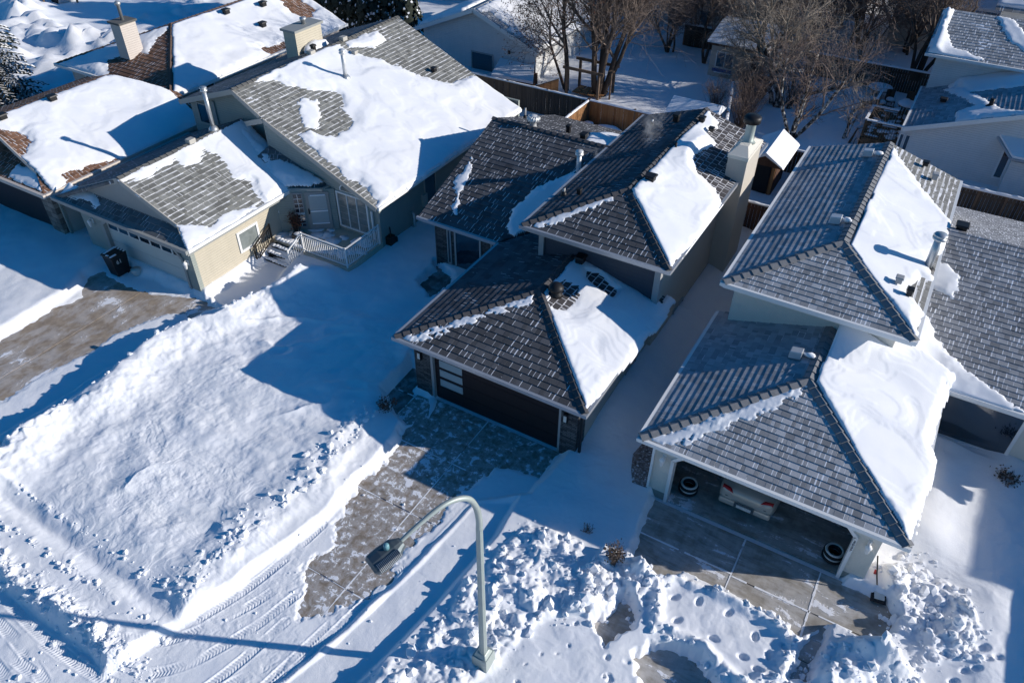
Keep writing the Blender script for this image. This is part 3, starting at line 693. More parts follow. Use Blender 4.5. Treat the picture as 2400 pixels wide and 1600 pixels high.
def snow_sheet(parent, pl, add, clip, hole=(), T=.11, res=.07, edge=.16, seed=0, comb=.06, ripple=.018, swirl=.0, zf=None, fill=None, thin=()):
    f = zf or pl.f
    A = np.array([q for a in add for q in a]); x0, y0 = A.min(0) - .1; x1, y1 = A.max(0) + .1
    xs = np.arange(x0, x1, res); ys = np.arange(y0, y1, res); X, Y = np.meshgrid(xs, ys)
    d = np.full(X.shape, -9.)
    for a in add: d = np.maximum(d, sdf_poly(X, Y, a))
    dh = np.full(X.shape, 9.)
    for h in hole: dh = np.minimum(dh, -sdf_poly(X, Y, h))
    dh = dh + .22 * fbm(X, Y, .8, 4, seed + 41)
    u, v = (Y, X) if (pl is None or pl.k in 'RL') else (X, Y)
    if comb:
        row = np.floor(v / .24); d = d + comb * (_hash(np.floor(u / .28 + row * .37), row, seed) - .5) + .05 * vnoise(u, v, .09, seed)
    d = d + .05 * fbm(X, Y, .9, 3, seed + 3); d = np.minimum(d, dh + comb * (_hash(np.floor(u / .28 + np.floor(v / .25) * .37), np.floor(v / .25), seed) - .5))
    Tm = T * .65 * (1 + .35 * fbm(X, Y, 2.6, 2, seed + 7))
    t = Tm * np.sqrt(np.clip(d / edge, 0, 1)) * (.25 + .75 * np.clip(dh / .7, 0, 1))
    # wind-cut ridges
    w = fbm(X + .5 * fbm(X, Y, 2, 2, seed + 4), Y + .5 * fbm(X, Y, 2, 2, seed + 5), 2.0, 2, seed + 9)
    t = t + sstep(.05, .5, d) * (ripple * np.clip(w * 3, -1, 1) + swirl * sstep(.02, .06, np.abs(w)) * sstep(.3, -.1, fbm(X, Y, 2.6, 2, seed + 12)))
    q_ = fbm(X + .8 * fbm(X, Y, 1.5, 2, seed + 14), Y + .8 * fbm(X, Y, 1.5, 2, seed + 15), 2.2, 3, seed + 16)
    for lv in (-.3, -.16, -.03, .1, .22, .34): t = t + .013 * sstep(lv - .008, lv + .008, q_) * sstep(.1, .4, d)
    for q, amt in thin: t = t - amt * sstep(-.1, .25, sdf_poly(X, Y, q) + .1 * fbm(X, Y, .5, 2, seed + 21))
    if fill is not None: t = t + fill(X, Y) * sstep(0, .3, d)
    dc = sdf_poly(X, Y, clip) + .03 * vnoise(X, Y, .5, seed + 30)
    lip = np.clip(dc / .12, 0, 1); t = np.where(d > 0, t * (.45 + .55 * np.sqrt(1 - (1 - lip) ** 2)), t)
    Z = f(X, Y) - .019 + np.where(d > 0, np.maximum(t, .0), .1 * np.clip(d, -.3, 0))
    ny, nx = X.shape; I = np.arange(ny * nx).reshape(ny, nx)
    F = np.stack([I[:-1, :-1], I[:-1, 1:], I[1:, 1:], I[1:, :-1]], -1).reshape(-1, 4)
    ok = (d > -.06).ravel() & (dc > 0).ravel(); K = ok[F].all(1); F = F[K]
    if not len(F): return None
    # skirt
    E = np.concatenate([F[:, [0, 1]], F[:, [1, 2]], F[:, [2, 3]], F[:, [3, 0]]]); key = np.sort(E, 1); kk = key[:, 0] * (nx * ny) + key[:, 1]
    _, inv, cnt = np.unique(kk, return_inverse=True, return_counts=True); B = E[cnt[inv] == 1]
    P = np.stack([X, Y, Z], -1).reshape(-1, 3); used = np.unique(B); low = P[used].copy()
    low[:, 2] = f(low[:, 0], low[:, 1]) - .05; mp = {int(a): i + len(P) for i, a in enumerate(used)}
    S = np.array([[b, a, mp[int(a)], mp[int(b)]] for a, b in B], np.int64)
    P = np.concatenate([P, low]); F = np.concatenate([F, S]); us, inv = np.unique(F, return_inverse=True)
    return arr_mesh('snow_cover', P[us], inv.reshape(-1, 4), M['roofsnow'], parent)

def caps(parent, mat, lines, w=.26, step=.3):
    m = MB(); rr = random.Random(5)
    for a, b in lines:
        a = Vector(a); b = Vector(b); d = (b - a); L = d.length; d.normalize(); n = int(L / step)
        side = d.cross(Vector((0, 0, 1))).normalized(); up = side.cross(d)
        for k in range(n):
            c = a + d * (L * (k + .5) / n) + up * (.035 + rr.uniform(0, .006)); dd = (d * (step * 1.15) + up * -.035)
            for sgn in (-1, 1):
                s2 = (side * sgn * w * .5 - up * .07)
                m.obox(c + s2 * .5, s2 * 1.02, dd, Vector((0, 0, .03)))
    return m.build('ridge_cap', M[mat], parent)

def gutter(parent, mat, lines, w=.11, h=.13, drop=.07, snow=True):
    m = MB()
    for a, b in lines: m.bar((a[0], a[1], a[2] - drop), (b[0], b[1], b[2] - drop), w, h)
    return m.build('gutter', M[mat], parent)

def win_y(parent, y, x0, x1, z0, z1, fw=.07, fm='white', pm='glass', cols=1, rows=1, name='window', depth=.05):
    """window in a wall that faces the street (-y)"""
    m = MB()
    m.box(x0 - fw, x0, y - depth, y + .02, z0 - fw, z1 + fw); m.box(x1, x1 + fw, y - depth, y + .02, z0 - fw, z1 + fw)
    m.box(x0, x1, y - depth, y + .02, z1, z1 + fw); m.box(x0, x1, y - depth - .01, y + .02, z0 - fw, z0)
    for i in range(1, cols): c = x0 + (x1 - x0) * i / cols; m.box(c - .022, c + .022, y - depth + .005, y + .02, z0, z1)
    for i in range(1, rows): c = z0 + (z1 - z0) * i / rows; m.box(x0, x1, y - depth + .012, y + .02, c - .012, c + .012)
    o = m.build(name, M[fm], parent); MB().box(x0, x1, y - .018, y + .02, z0, z1).build('pane', M[pm], o); return o

def win_x(parent, x, y0, y1, z0, z1, fw=.07, fm='white', pm='glass', cols=1, name='window'):
    """window in a wall that faces +x"""
    m = MB()
    m.box(x - .02, x + .05, y0 - fw, y0, z0 - fw, z1 + fw); m.box(x - .02, x + .05, y1, y1 + fw, z0 - fw, z1 + fw)
    m.box(x - .02, x + .05, y0, y1, z1, z1 + fw); m.box(x - .02, x + .06, y0, y1, z0 - fw, z0)
    for i in range(1, cols): c = y0 + (y1 - y0) * i / cols; m.box(x - .02, x + .045, c - .025, c + .025, z0, z1)
    o = m.build(name, M[fm], parent); MB().box(x - .02, x + .018, y0, y1, z0, z1).build('pane', M[pm], o); return o

def wall(parent, mat, *boxes, name='wall'):
    o = None
    for b in boxes: o = MB().box(*b).build(name, M[mat], parent)
    return o

def gable_wall_y(parent, mat, pts, y, t=.15):
    """pts: (x,z) outline"""
    return MB().prism([(x, y, z) for x, z in pts], (0, t, 0)).build('wall', M[mat], parent)

def box_vent(parent, pl, x, y, s=.32, h=.16, mat='vent', lift=.02, snow=True):
    z = float(pl.f(x, y)) + lift
    m = MB(); m.obox((x, y, z + h * .45), (s * .75, 0, 0), (0, s * .75, 0), (0, 0, h * .9)); m.obox((x, y, z + h), (s, 0, 0), (0, s * 1.05, 0), (0, 0, h * .3), .86)
    o = m.build('roof_vent', M[mat], parent, bevel=.012)
    return o

def stack(parent, x, y, z, h, r=.06, mat='ventw', cap=None, name='vent_pipe', base='vent'):
    m = MB().lathe((x, y, z), [(r, 0), (r, h)], 12)
    o = m.build(name, M[mat], parent)
    MB().lathe((x, y, z), [(r * 2.6, -.1), (r * 2.2, .02), (r * 1.15, .14)], 12).build('flashing', M[base], o)
    if cap: MB().lathe((x, y, z + h), [(r * 1.05, -.10), (r * 1.7, -.06), (r * 1.75, .0), (r * 1.2, .03), (r * 1.2, .06), (r * 1.75, .07), (r * 1.5, .12), (.01, .15)], 14).build('cap', M[cap], o)
    else: MB().lathe((x, y, z + h), [(r * .8, .002), (r * .8, .006)], 12).build('opening', M['black'], o)
    return o

def text_mesh(txt, size, mat, loc, rot, parent, ext=.004, spacing=1.):
    cu = bpy.data.curves.new('lettering', 'FONT'); cu.body = txt; cu.size = size; cu.extrude = ext; cu.align_x = 'CENTER'; cu.align_y = 'CENTER'; cu.space_line = spacing
    o = bpy.data.objects.new('lettering_src', cu); COL.objects.link(o)
    dg = bpy.context.evaluated_depsgraph_get(); me = bpy.data.meshes.new_from_object(o.evaluated_get(dg))
    bpy.data.objects.remove(o); me.materials.clear(); me.materials.append(M[mat])
    q = bpy.data.objects.new('lettering', me); COL.objects.link(q)
    off = Vector((0, 0, 0)); p = parent
    while p is not None: off += p.location; p = p.parent
    q.location = Vector(loc) - off; q.rotation_euler = rot; q.parent = parent; return q

def lantern(parent, x, y, z, kind='box'):
    if kind == 'box':
        o = MB().box(x - .07, x + .07, y - .11, y, z - .19, z + .19).build('wall_lamp', M['black'], parent, bevel=.01)
        MB().box(x - .05, x + .05, y - .125, y - .105, z - .13, z + .12).build('lens', M['whitep'], o)
    else:
        m = MB().box(x - .05, x + .05, y - .03, y, z - .12, z + .12); m.tube([(x, y - .02, z + .05), (x, y - .1, z + .16), (x, y - .17, z + .1)], .014, 6)
        m.lathe((x, y - .17, z - .2), [(.03, -.04), (.055, 0), (.085, .2), (.10, .22), (.07, .28), (.01, .33)], 8)
        o = m.build('wall_lamp', M['white'], parent)
    return o

# ================================================================== 1. dark roofed house in the middle
H1 = thing('house', 'split-level house with charcoal roofs, dark ledgestone pillars and a shut dark brown garage door', 'house', (-9.8, 24, 0), 'snow covered houses on the street')
gF, gL, gR = Plane('F', 15.15, 2.6, .29), Plane('L', -13.3, 2.6, .29), Plane('R', -6.23, 2.6, .29)
AP = (-9.765, 18.685)
gF.slope(H1, 'rM', [(-13.3, 15.15), (-6.23, 15.15), AP])
gL.slope(H1, 'rMs', [(-13.3, 15.15), AP, (-9.765, 21.3), (-11.3, 21.3), (-11.3, 24), (-13.3, 21.94)])
s_ = gR.slope(H1, 'rMg', [(-6.23, 15.15), (-6.23, 21.9), (-6.5, 21.9), (-6.5, 21.3), (-9.765, 21.3), AP])
MGR = [(-6.3,15.0),(-9.6,18.3),(-9.9,18.75),(-9.9,21.6),(-6.34,21.5),(-6.34,22.1),(-6.0,21.97),(-5.9,21.07),(-5.85,19.72),(-5.95,17.28)]
MGRH = [(-9.35,18.38),(-9.0,18.18),(-8.55,18.48),(-8.65,19.23),(-8.86,19.83),(-9.29,19.73),(-9.55,19.24)]
MGRT = [(-9.18,20.88),(-8.68,21.11),(-7.71,20.91),(-7.65,20.23),(-8.87,20.43)]
snow_sheet(s_, gR, [MGR], [(-6.08,15.05),(-9.62,18.62),(-9.66,21.25),(-6.5,21.42),(-6.38,22.05),(-5.96,21.95),(-5.92,21.2),(-5.86,20.2),(-6.02,19.4),(-5.95,18.2),(-6.1,17.4),(-6.15,16.2)], [MGRH], T=.15, seed=21, ripple=.018, swirl=.0, edge=.16, thin=[(MGRT, .17)], res=.05)
caps(H1, 'capM', [((-13.3, 15.15, 2.6), (*AP, 3.625)), ((-6.23, 15.15, 2.6), (*AP, 3.625)), ((*AP, 3.625), (-9.765, 21.25, 3.625))])
snow_sheet(H1, gF, [[(-13.0,15.2),(-12.55,15.22),(-9.75,18.2),(-9.8,18.55)]], [(-13.2,15.18),(-9.7,15.18),(-9.7,18.6),(-9.85,18.5)], T=.055, edge=.08, seed=121, comb=.22, res=.035)
# upper storey roof
uF, uL, uR = Plane('F', 20.6, 4.65, .33), Plane('L', -11.55, 4.65, .33), Plane('R', -6.0, 4.65, .33)
UA = (-8.775, 23.375)
uF.slope(H1, 'rM', [(-11.55, 20.6), (-6.0, 20.6), UA])
uL.slope(H1, 'rMs', [(-11.55, 20.6), UA, (-8.775, 31.75), (-11.55, 31.75)])
s_ = uR.slope(H1, 'rMg', [(-6.0, 20.6), (-6.0, 31.75), (-8.775, 31.75), UA])
MUR = [(-6.05,20.4),(-8.8,23.2),(-8.9,26.85),(-8.9,31.8),(-8.01,31.12),(-7.87,30.62),(-8.1,29.83),(-7.51,29.47),(-7.76,28.41),(-7.84,27.63),(-7.37,26.78),(-6.5,26.43),(-5.9,25.79),(-5.8,24.92),(-5.85,22.64)]
snow_sheet(s_, uR, [MUR], [(-5.84,20.52),(-8.64,23.33),(-8.66,31.7),(-5.84,31.7)], T=.15, seed=31, ripple=.018, edge=.16, fill=lambda X, Y: .22 * np.exp(-((Y - 28.2) / 1.6) ** 2 - ((X + 7.85) / .5) ** 2), res=.06)
caps(H1, 'capM', [((-11.55, 20.6, 4.65), (*UA, 5.566)), ((-6.0, 20.6, 4.65), (*UA, 5.566)), ((*UA, 5.566), (-8.775, 31.75, 5.566))])
snow_sheet(H1, uF, [[(-11.3,20.62),(-10.95,20.66),(-9.0,22.75),(-9.1,23.0)]], [(-11.5,20.63),(-8.8,20.63),(-8.8,23.3),(-9,23.1)], T=.055, edge=.08, seed=122, comb=.22, res=.035)
# left wing
wF, wB = Plane('F', 21.94, 2.6, .342), Plane('B', 33.86, 2.6, .342)
s_ = wF.slope(H1, 'rM', [(-17.25, 21.94), (-13.4, 21.94), (-11.3, 24.2), (-9.8, 27.9), (-17.25, 27.9)])
WV = [(-10.2,28.03),(-11.23,27.3),(-12.03,26.52),(-12.48,25.86),(-13.37,24.88),(-13.65,23.6),(-13.43,22.74),(-12.8,22.32),(-12.0,22.28),(-11.4,23.4),(-11.4,25.0),(-11.3,26.0),(-9.9,27.2)]
snow_sheet(s_, wF, [WV], [(-14.2,21.9),(-13.2,22.1),(-11.3,24.2),(-11.3,27),(-9.8,27.1),(-9.8,28.0),(-14.2,28)], T=.14, seed=41, comb=.14, fill=lambda X, Y: .18 * sstep(-12.7, -11.5, X), res=.06)
snow_sheet(s_, wF, [[(-16.9,25.58),(-16.38,24.52),(-16.23,23.68),(-15.73,22.5),(-16.19,22.94),(-16.48,23.59),(-16.95,23.95),(-16.86,24.63)]], [(-17.2,22),(-15,22),(-15,26),(-17.2,26)], T=.07, edge=.16, seed=44, comb=.14, res=.05)
s_ = wB.slope(H1, 'rM', [(-17.25, 27.9), (-9.8, 27.9), (-11.4, 31.0), (-11.4, 33.86), (-17.25, 33.86)])
snow_sheet(s_, wB, [[(-12.72,28.07),(-13.65,30.54),(-13.34,32.12),(-11.45,31.6),(-11.45,30.4),(-10.33,29.2),(-10.0,28.1)]], [(-15,28),(-9.9,28),(-11.45,31),(-11.45,33),(-15,33)], T=.10, seed=46, comb=.14)
caps(H1, 'capM', [((-17.25, 27.9, 4.638), (-9.9, 27.9, 4.638))])
gutter(H1, 'gutM', [((-13.4, 15.1, 2.6), (-6.13, 15.1, 2.6)), ((-13.35, 15.15, 2.6), (-13.35, 21.9, 2.6)), ((-6.18, 15.15, 2.6), (-6.18, 21.85, 2.6)), ((-17.3, 21.89, 2.6), (-13.45, 21.89, 2.6)), ((-11.65, 20.55, 4.65), (-5.9, 20.55, 4.65)), ((-5.95, 20.6, 4.65), (-5.95, 31.75, 4.65)), ((-11.6, 20.6, 4.65), (-11.6, 31.75, 4.65))])
m = MB()
for q in ((-13.3, -6.23, 15.15, 15.55, 2.36, 2.42), (-13.3, -12.85, 15.55, 21.9, 2.36, 2.42), (-6.6, -6.23, 15.55, 21.9, 2.36, 2.42), (-11.55, -6.0, 20.6, 21.2, 4.42, 4.48), (-6.45, -6.0, 21.2, 31.7, 4.42, 4.48), (-17.2, -13.0, 21.95, 22.4, 2.36, 2.42)): m.box(*q)
m.build('soffit', M['trimM'], H1)
# walls
wall(H1, 'stoneM', (-12.85, -12.22, 15.5, 16.1, -.2, 2.4), (-7.16, -6.58, 15.48, 16.1, -.2, 2.4), (-12.22, -7.16, 15.56, 15.75, 2.14, 2.4), (-16.8, -12.9, 22.4, 22.6, -.2, 2.45))
wall(H1, 'stuccoM', (-6.8, -6.6, 16.1, 21.3, -.2, 2.42), (-6.65, -6.45, 21.3, 31.5, -.2, 4.5), (-12.8, -12.6, 16.1, 22.4, -.2, 2.42), (-16.8, -16.6, 22.6, 33.4, -.2, 2.6), (-16.6, -11.0, 33.2, 33.4, -.2, 2.5))
wall(H1, 'sideM', (-11.1, -6.65, 21.2, 21.38, 2.4, 4.5), (-11.1, -10.95, 21.38, 31.5, 2.4, 4.5))
wall(H1, 'trimM', (-6.62, -6.4, 21.12, 21.36, 2.5, 4.48), (-11.15, -10.95, 21.12, 21.36, 2.9, 4.48), name='corner_board')
MB().prism([(-11.1, 31.35, 4.4), (-6.45, 31.35, 4.4), (-8.775, 31.35, 5.4)], (0, .15, 0)).build('wall', M['stuccoM'], H1)
MB().prism([(-16.8, 22.4, 2.4), (-16.8, 33.4, 2.4), (-16.8, 27.9, 4.45)], (.15, 0, 0)).build('wall', M['stuccoM'], H1)
# garage door with four frosted lights down one side
D = MB()
for k in range(4): D.box(-12.13, -7.25, 15.66, 15.72, -.02 + .535 * k, -.02 + .535 * (k + 1) - .012)
D = D.build('garage_door', M['doorM'], H1)
for z in (.62, 1.06, 1.48, 1.86): MB().box(-11.92, -11.0, 15.64, 15.665, z, z + .30).build('pane', M['frost'], D)
m = MB(); m.box(-12.24, -12.12, 15.53, 15.72, -.02, 2.14); m.box(-7.26, -7.14, 15.53, 15.72, -.02, 2.14); m.box(-12.24, -7.14, 15.52, 15.72, 2.12, 2.26); m.build('door_frame', M['trimM'], H1)
lantern(H1, -12.58, 15.5, 1.86); lantern(H1, -6.97, 15.48, 1.77)
win_y(H1, 22.4, -15.72, -14.56, .3, 2.05, .08, 'trimM'); win_y(H1, 22.4, -16.12, -16.02, .45, 2.1, .05, 'trimM')
d_ = win_y(H1, 22.4, -13.95, -13.1, .1, 2.05, .06, 'trimM', 'glass', name='front_door')
MB().box(-6.5, -6.42, 15.5, 15.58, .1, 2.5).build('downspout', M['black'], H1)
# chimney chase
ch = wall(H1, 'stuccoM', (-6.5, -5.75, 27.7, 29.6, .45, 5.55), name='chimney')
MB().obox((-6.125, 28.65, 5.62), (.81, 0, 0), (0, 1.96, 0), (0, 0, .14)).obox((-6.125, 28.65, 5.8), (.78, 0, 0), (0, 1.92, 0), (0, 0, .22), .45).build('chimney_cap', M['stuccoH'], ch)
MB().lathe((-6.12, 28.75, 5.85), [(.30, 0), (.19, .10), (.19, .8), (.2, .82)], 16).build('flue', M['lamp'], ch)
MB().lathe((-6.12, 28.75, 6.6), [(.2, 0), (.33, .06), (.34, .26), (.26, .33), (.02, .37)], 16).build('flue_cap', M['vent'], ch)
win_x(H1, -6.45, 23.6, 24.6, .3, .8, .05, 'trimM'); win_x(H1, -6.6, 19.4, 20.2, .35, .8, .05, 'trimM')
# vents
stack(H1, -12.05, 26.09, float(wF.f(-12, 26.09)), .95, .1, 'ventw', 'ventw', 'flue_pipe', 'vent')
v = MB().lathe((-9.28, 18.95, 3.42), [(.25, 0), (.23, .1), (.17, .16), (.17, .24), (.27, .27), (.27, .33), (.22, .42), (.1, .48), (.01, .5)], 18).build('turbine_vent', M['vent'], H1)
box_vent(H1, gR, -9.35, 20.95, .38, .24, lift=.1)
tv = MB().lathe((-15.4, 28.25, 4.5), [(.17, 0), (.15, .12), (.15, .2), (.27, .28), (.29, .38), (.22, .5), (.01, .56)], 20).build('turbine_vent', M['ventw'], H1)
m = MB()
for k in range(14):
    a = 2 * math.pi * k / 14; m.tube([(-15.4 + .27 * math.cos(a), 28.25 + .27 * math.sin(a), 4.78), (-15.4 + .3 * math.cos(a + .2), 28.25 + .3 * math.sin(a + .2), 4.88), (-15.4 + .2 * math.cos(a + .5), 28.25 + .2 * math.sin(a + .5), 5.02)], .02, 5)
m.build('vane', M['galv'], tv)
box_vent(H1, uR, -8.35, 24.4, .42, .22, lift=.1); box_vent(H1, uR, -8.5, 30.3, .3, .2, lift=.08); box_vent(H1, uR, -7.95, 30.0, .26, .14, lift=.1)
stack(H1, -11.2, 23.1, float(uL.f(-11.2, 23.1)), .28, .055, 'trimM'); box_vent(H1, uL, -10.55, 23.05, .2, .2)
box_vent(H1, uL, -9.6, 30.3, .3, .3); stack(H1, -10.6, 30.2, float(uL.f(-10.6, 30.2)), .25, .03, 'ventw')
stack(H1, -8.5, 27.3, float(uR.f(-8.5, 27.3)), .35, .045, 'vent')
box_vent(H1, wB, -15.9, 28.9, .24, .32); box_vent(H1, wB, -12.9, 28.25, .34, .2, lift=.06); stack(H1, -16.9, 30.2, float(wB.f(-16.9, 30.2)), .5, .05, 'trimM'); box_vent(H1, wB, -14.0, 29.0, .24, .3)

# ================================================================== 2. cream stucco house with open garage
H4 = thing('house', 'cream stucco house with grey roofs and its wide garage open on a parked car', 'house', (-.7, 24, 0), 'snow covered houses on the street')
hF, hL, hR = Plane('F', 15.12, 2.6, .307), Plane('L', -4.41, 2.6, .307), Plane('R', 2.89, 2.6, .307)
AP4 = (-.76, 18.77)
hF.slope(H4, 'rH', [(-4.41, 15.12), (2.89, 15.12), AP4])
hL.slope(H4, 'rHs', [(-4.41, 15.12), AP4, (-.76, 21.7), (-3.98, 21.7), (-3.98, 22.1), (-4.41, 22.1)])
s_ = hR.slope(H4, 'rH', [(2.89, 15.12), (2.89, 22.1), (1.1, 22.3), (1.1, 21.7), (-.76, 21.7), AP4])
HGR = [(2.9,14.9),(-0.9,18.7),(-0.9,21.9),(1.27,22.6),(3.35,22.4),(3.1,21.73),(2.98,20.05),(2.97,19.05),(3.2,18.6),(3.12,16.86)]
snow_sheet(s_, hR, [HGR], [(3.06,15.02),(-.58,18.72),(-.6,21.65),(1.0,21.65),(1.0,22.5),(3.2,22.35),(3.12,21.7),(2.98,20.2),(2.96,19.2),(3.15,18.7),(3.2,18.2),(3.1,17)], T=.17, seed=51, ripple=.018, swirl=.0, edge=.16, fill=lambda X, Y: .30 * np.exp(-((Y - 21.9 - .25 * (X - 1)) / .8) ** 2) + .12 * sstep(20, 21.5, Y), res=.05)
caps(H4, 'capH', [((-4.41, 15.12, 2.6), (*AP4, 3.72)), ((2.89, 15.12, 2.6), (*AP4, 3.72)), ((*AP4, 3.72), (-.76, 21.65, 3.72))], .34)
snow_sheet(H4, hF, [[(-4.3,15.15),(-3.5,15.17),(-.75,18.2),(-.78,18.65)]], [(-4.4,15.14),(-.7,15.14),(-.7,18.7),(-.85,18.6)], T=.055, edge=.08, seed=123, comb=.26, res=.035)
qF, qL, qR = Plane('F', 20.98, 4.6, .31), Plane('L', -4.26, 4.6, .31), Plane('R', 1.54, 4.6, .31)
UA4 = (-1.36, 23.88)
qF.slope(H4, 'rH', [(-4.26, 20.98), (1.54, 20.98), UA4])
qL.slope(H4, 'rHs', [(-4.26, 20.98), UA4, (-1.36, 32.5), (-4.26, 32.5)])
s_ = qR.slope(H4, 'rHc', [(1.54, 20.98), (1.54, 32.5), (-1.36, 32.5), UA4])
HUR = [(1.6,20.7),(-1.5,23.8),(-1.5,32.6),(-0.99,31.95),(-0.18,30.86),(0.96,29.55),(1.7,28.9),(1.75,26.6),(1.2,25.9),(1.62,24.6),(1.62,22.94),(1.6,21.07)]
snow_sheet(s_, qR, [HUR], [(1.66,20.95),(-1.18,23.83),(-1.2,32.45),(1.64,32.45)], T=.12, seed=61, ripple=.018, edge=.16, comb=.1, thin=[([(.75,23.0),(1.6,22.6),(1.6,24.4),(1.1,24.6)], .13)], res=.06)
caps(H4, 'capH', [((-4.26, 20.98, 4.6), (*UA4, 5.5)), ((1.54, 20.98, 4.6), (*UA4, 5.5)), ((*UA4, 5.5), (-1.36, 32.5, 5.5))], .34)
xF, xB = Plane('F', 21.95, 2.6, .33), Plane('B', 34.45, 2.6, .33)
s_ = xF.slope(H4, 'rHw', [(1.1, 21.95), (9.5, 21.95), (9.5, 28.2), (-.4, 28.2), (1.1, 26.2)])
HV = [(1.1,22.0),(1.1,25.4),(1.9,24.2),(2.33,23.5),(3.31,22.86),(4.86,22.05),(5.6,21.85),(4.5,21.7),(3.2,21.7),(2.2,21.8)]
snow_sheet(s_, xF, [HV], [(1.05,21.8),(3.0,21.85),(6,21.9),(6,26),(1.05,26)], T=.10, seed=66, comb=.14, fill=lambda X, Y: .5 * sstep(2.6, 1.2, X), res=.06)
snow_sheet(s_, xF, [[(1.0,27.2),(1.56,26.7),(2.13,26.56),(2.47,26.11),(2.45,25.24),(1.93,25.4),(1.2,25.7)]], [(1.0,25),(2.6,25),(2.6,27.5),(1.0,27.5)], T=.10, seed=67, comb=.14)
snow_sheet(s_, xF, [[(-.3,28.2),(1.3,26.3),(1.1,25.5),(.9,26.5)]], [(-.5,25.5),(1.6,25.5),(1.6,28.2),(-.5,28.2)], T=.12, seed=68, comb=.1)
xB.slope(H4, 'rHw', [(-.4, 28.2), (9.5, 28.2), (9.5, 34.45), (1.4, 34.45), (1.4, 30.2)])
gutter(H4, 'white', [((-4.5, 15.07, 2.6), (2.98, 15.07, 2.6)), ((-4.46, 15.1, 2.6), (-4.46, 22.1, 2.6)), ((2.94, 15.1, 2.6), (2.94, 21.9, 2.6)), ((-4.35, 20.93, 4.6), (1.62, 20.93, 4.6)), ((-4.31, 20.98, 4.6), (-4.31, 32.5, 4.6)), ((1.59, 20.98, 4.6), (1.59, 32.5, 4.6)), ((2.9, 21.9, 2.6), (9.6, 21.9, 2.6))])
m = MB()
for q in ((-4.41, 2.89, 15.12, 15.5, 2.36, 2.42), (-4.41, -4.0, 15.5, 22., 2.36, 2.42), (2.4, 2.89, 15.5, 22., 2.36, 2.42), (-4.26, 1.54, 20.98, 21.6, 4.36, 4.42), (-4.26, -3.95, 21.6, 32.4, 4.36, 4.42), (1.1, 1.54, 21.6, 32.4, 4.36, 4.42), (2.4, 9.5, 21.98, 22.4, 2.36, 2.42)): m.box(*q)
m.build('soffit', M['white'], H4)
wall(H4, 'stuccoH', (-4.0, -3.46, 15.45, 15.7, .28, 2.4), (1.83, 2.4, 15.45, 15.7, .28, 2.4), (-3.46, 1.83, 15.45, 15.7, 2.2, 2.4), (-4.0, -3.85, 15.7, 21.7, -.2, 2.42), (2.25, 2.4, 15.7, 22.4, -.2, 2.42), (-3.98, 1.1, 21.6, 21.75, 2.4, 4.42), (-3.98, -3.83, 21.75, 32.2, -.2, 4.42), (.95, 1.1, 21.75, 32.2, 2.2, 4.42), (2.4, 9.0, 22.4, 22.55, .2, 2.42), (-3.83, .95, 32.05, 32.2, -.2, 4.42), (2.4, 9., 33.8, 33.95, -.2, 2.4))
MB().prism([(-3.46, 15.45, 2.2), (-3.46, 15.45, 1.87), (-3.08, 15.45, 2.2)], (0, .25, 0)).build('wall', M['stuccoH'], H4); MB().prism([(1.83, 15.45, 2.2), (1.44, 15.45, 2.2), (1.83, 15.45, 1.83)], (0, .25, 0)).build('wall', M['stuccoH'], H4)
MB().prism([(-3.98, 32.05, 4.4), (1.1, 32.05, 4.4), (-1.36, 32.05, 5.3)], (0, .14, 0)).build('wall', M['stuccoH'], H4)
wall(H4, 'stuccoHb', (-4.0, -3.46, 15.46, 15.7, -.2, .28), (1.83, 2.4, 15.46, 15.7, -.2, .28), (2.4, 9.0, 22.41, 22.55, -.2, .2), name='plinth')
m = MB(); m.box(-3.47, -3.37, 15.38, 15.7, -.05, 1.87); m.box(1.74, 1.84, 15.38, 15.7, -.05, 1.83); m.box(-3.08, 1.44, 15.38, 15.7, 2.16, 2.26)
m.bar((-3.42, 15.54, 1.85), (-3.06, 15.54, 2.21), .32, .1); m.bar((1.79, 15.54, 1.81), (1.42, 15.54, 2.21), .32, .1)
m.build('door_frame', M['white'], H4)
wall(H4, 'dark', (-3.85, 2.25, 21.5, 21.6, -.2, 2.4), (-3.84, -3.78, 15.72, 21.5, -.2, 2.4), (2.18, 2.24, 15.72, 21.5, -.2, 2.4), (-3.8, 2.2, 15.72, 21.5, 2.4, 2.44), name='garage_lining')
MB().box(-3.8, 2.2, 15.5, 21.5, -.15, -.01).build('garage_floor', M['concH'], H4)
m = MB()
for k in range(4): m.box(-3.3, 1.65, 15.9 + k * .56, 15.9 + k * .56 + .54, 2.27, 2.32)
m.build('garage_door', M['white'], H4)
for i, ch_ in enumerate('2007'): text_mesh(ch_, .13, 'black', (1.79, 15.372, 1.66 - .125 * i), (R(90), 0, 0), H4)
lantern(H4, -3.7, 15.45, 1.82, 'coach'); lantern(H4, 2.14, 15.45, 1.75, 'coach')
win_y(H4, 22.4, 3.15, 5.35, .42, 2.05, .1, 'white'); 
MB().box(-4.06, -3.99, 15.36, 15.44, .1, 2.45).bar((-4.03, 15.4, .1), (-4.25, 15.25, .05), .07, .07).build('downspout', M['white'], H4)
for i, (x, y, z, pl) in enumerate(((-1.95, 31.1, 5.42, qL), (-1.9, 25.2, 5.45, qL), (-1.4, 19.78, 3.66, hL))):
    v = MB().obox((x, y, float(pl.f(x, y)) + .17), (.36, 0, .06), (0, .3, 0), (0, 0, .26)).build('roof_vent', M['ventw'], H4, bevel=.02)
    MB().blob((x + .36, y + .05, float(pl.f(x + .36, y)) + .1), (.2, .09, .09), i, 8, 4).build('snow_cover', M['roofsnow'], v)
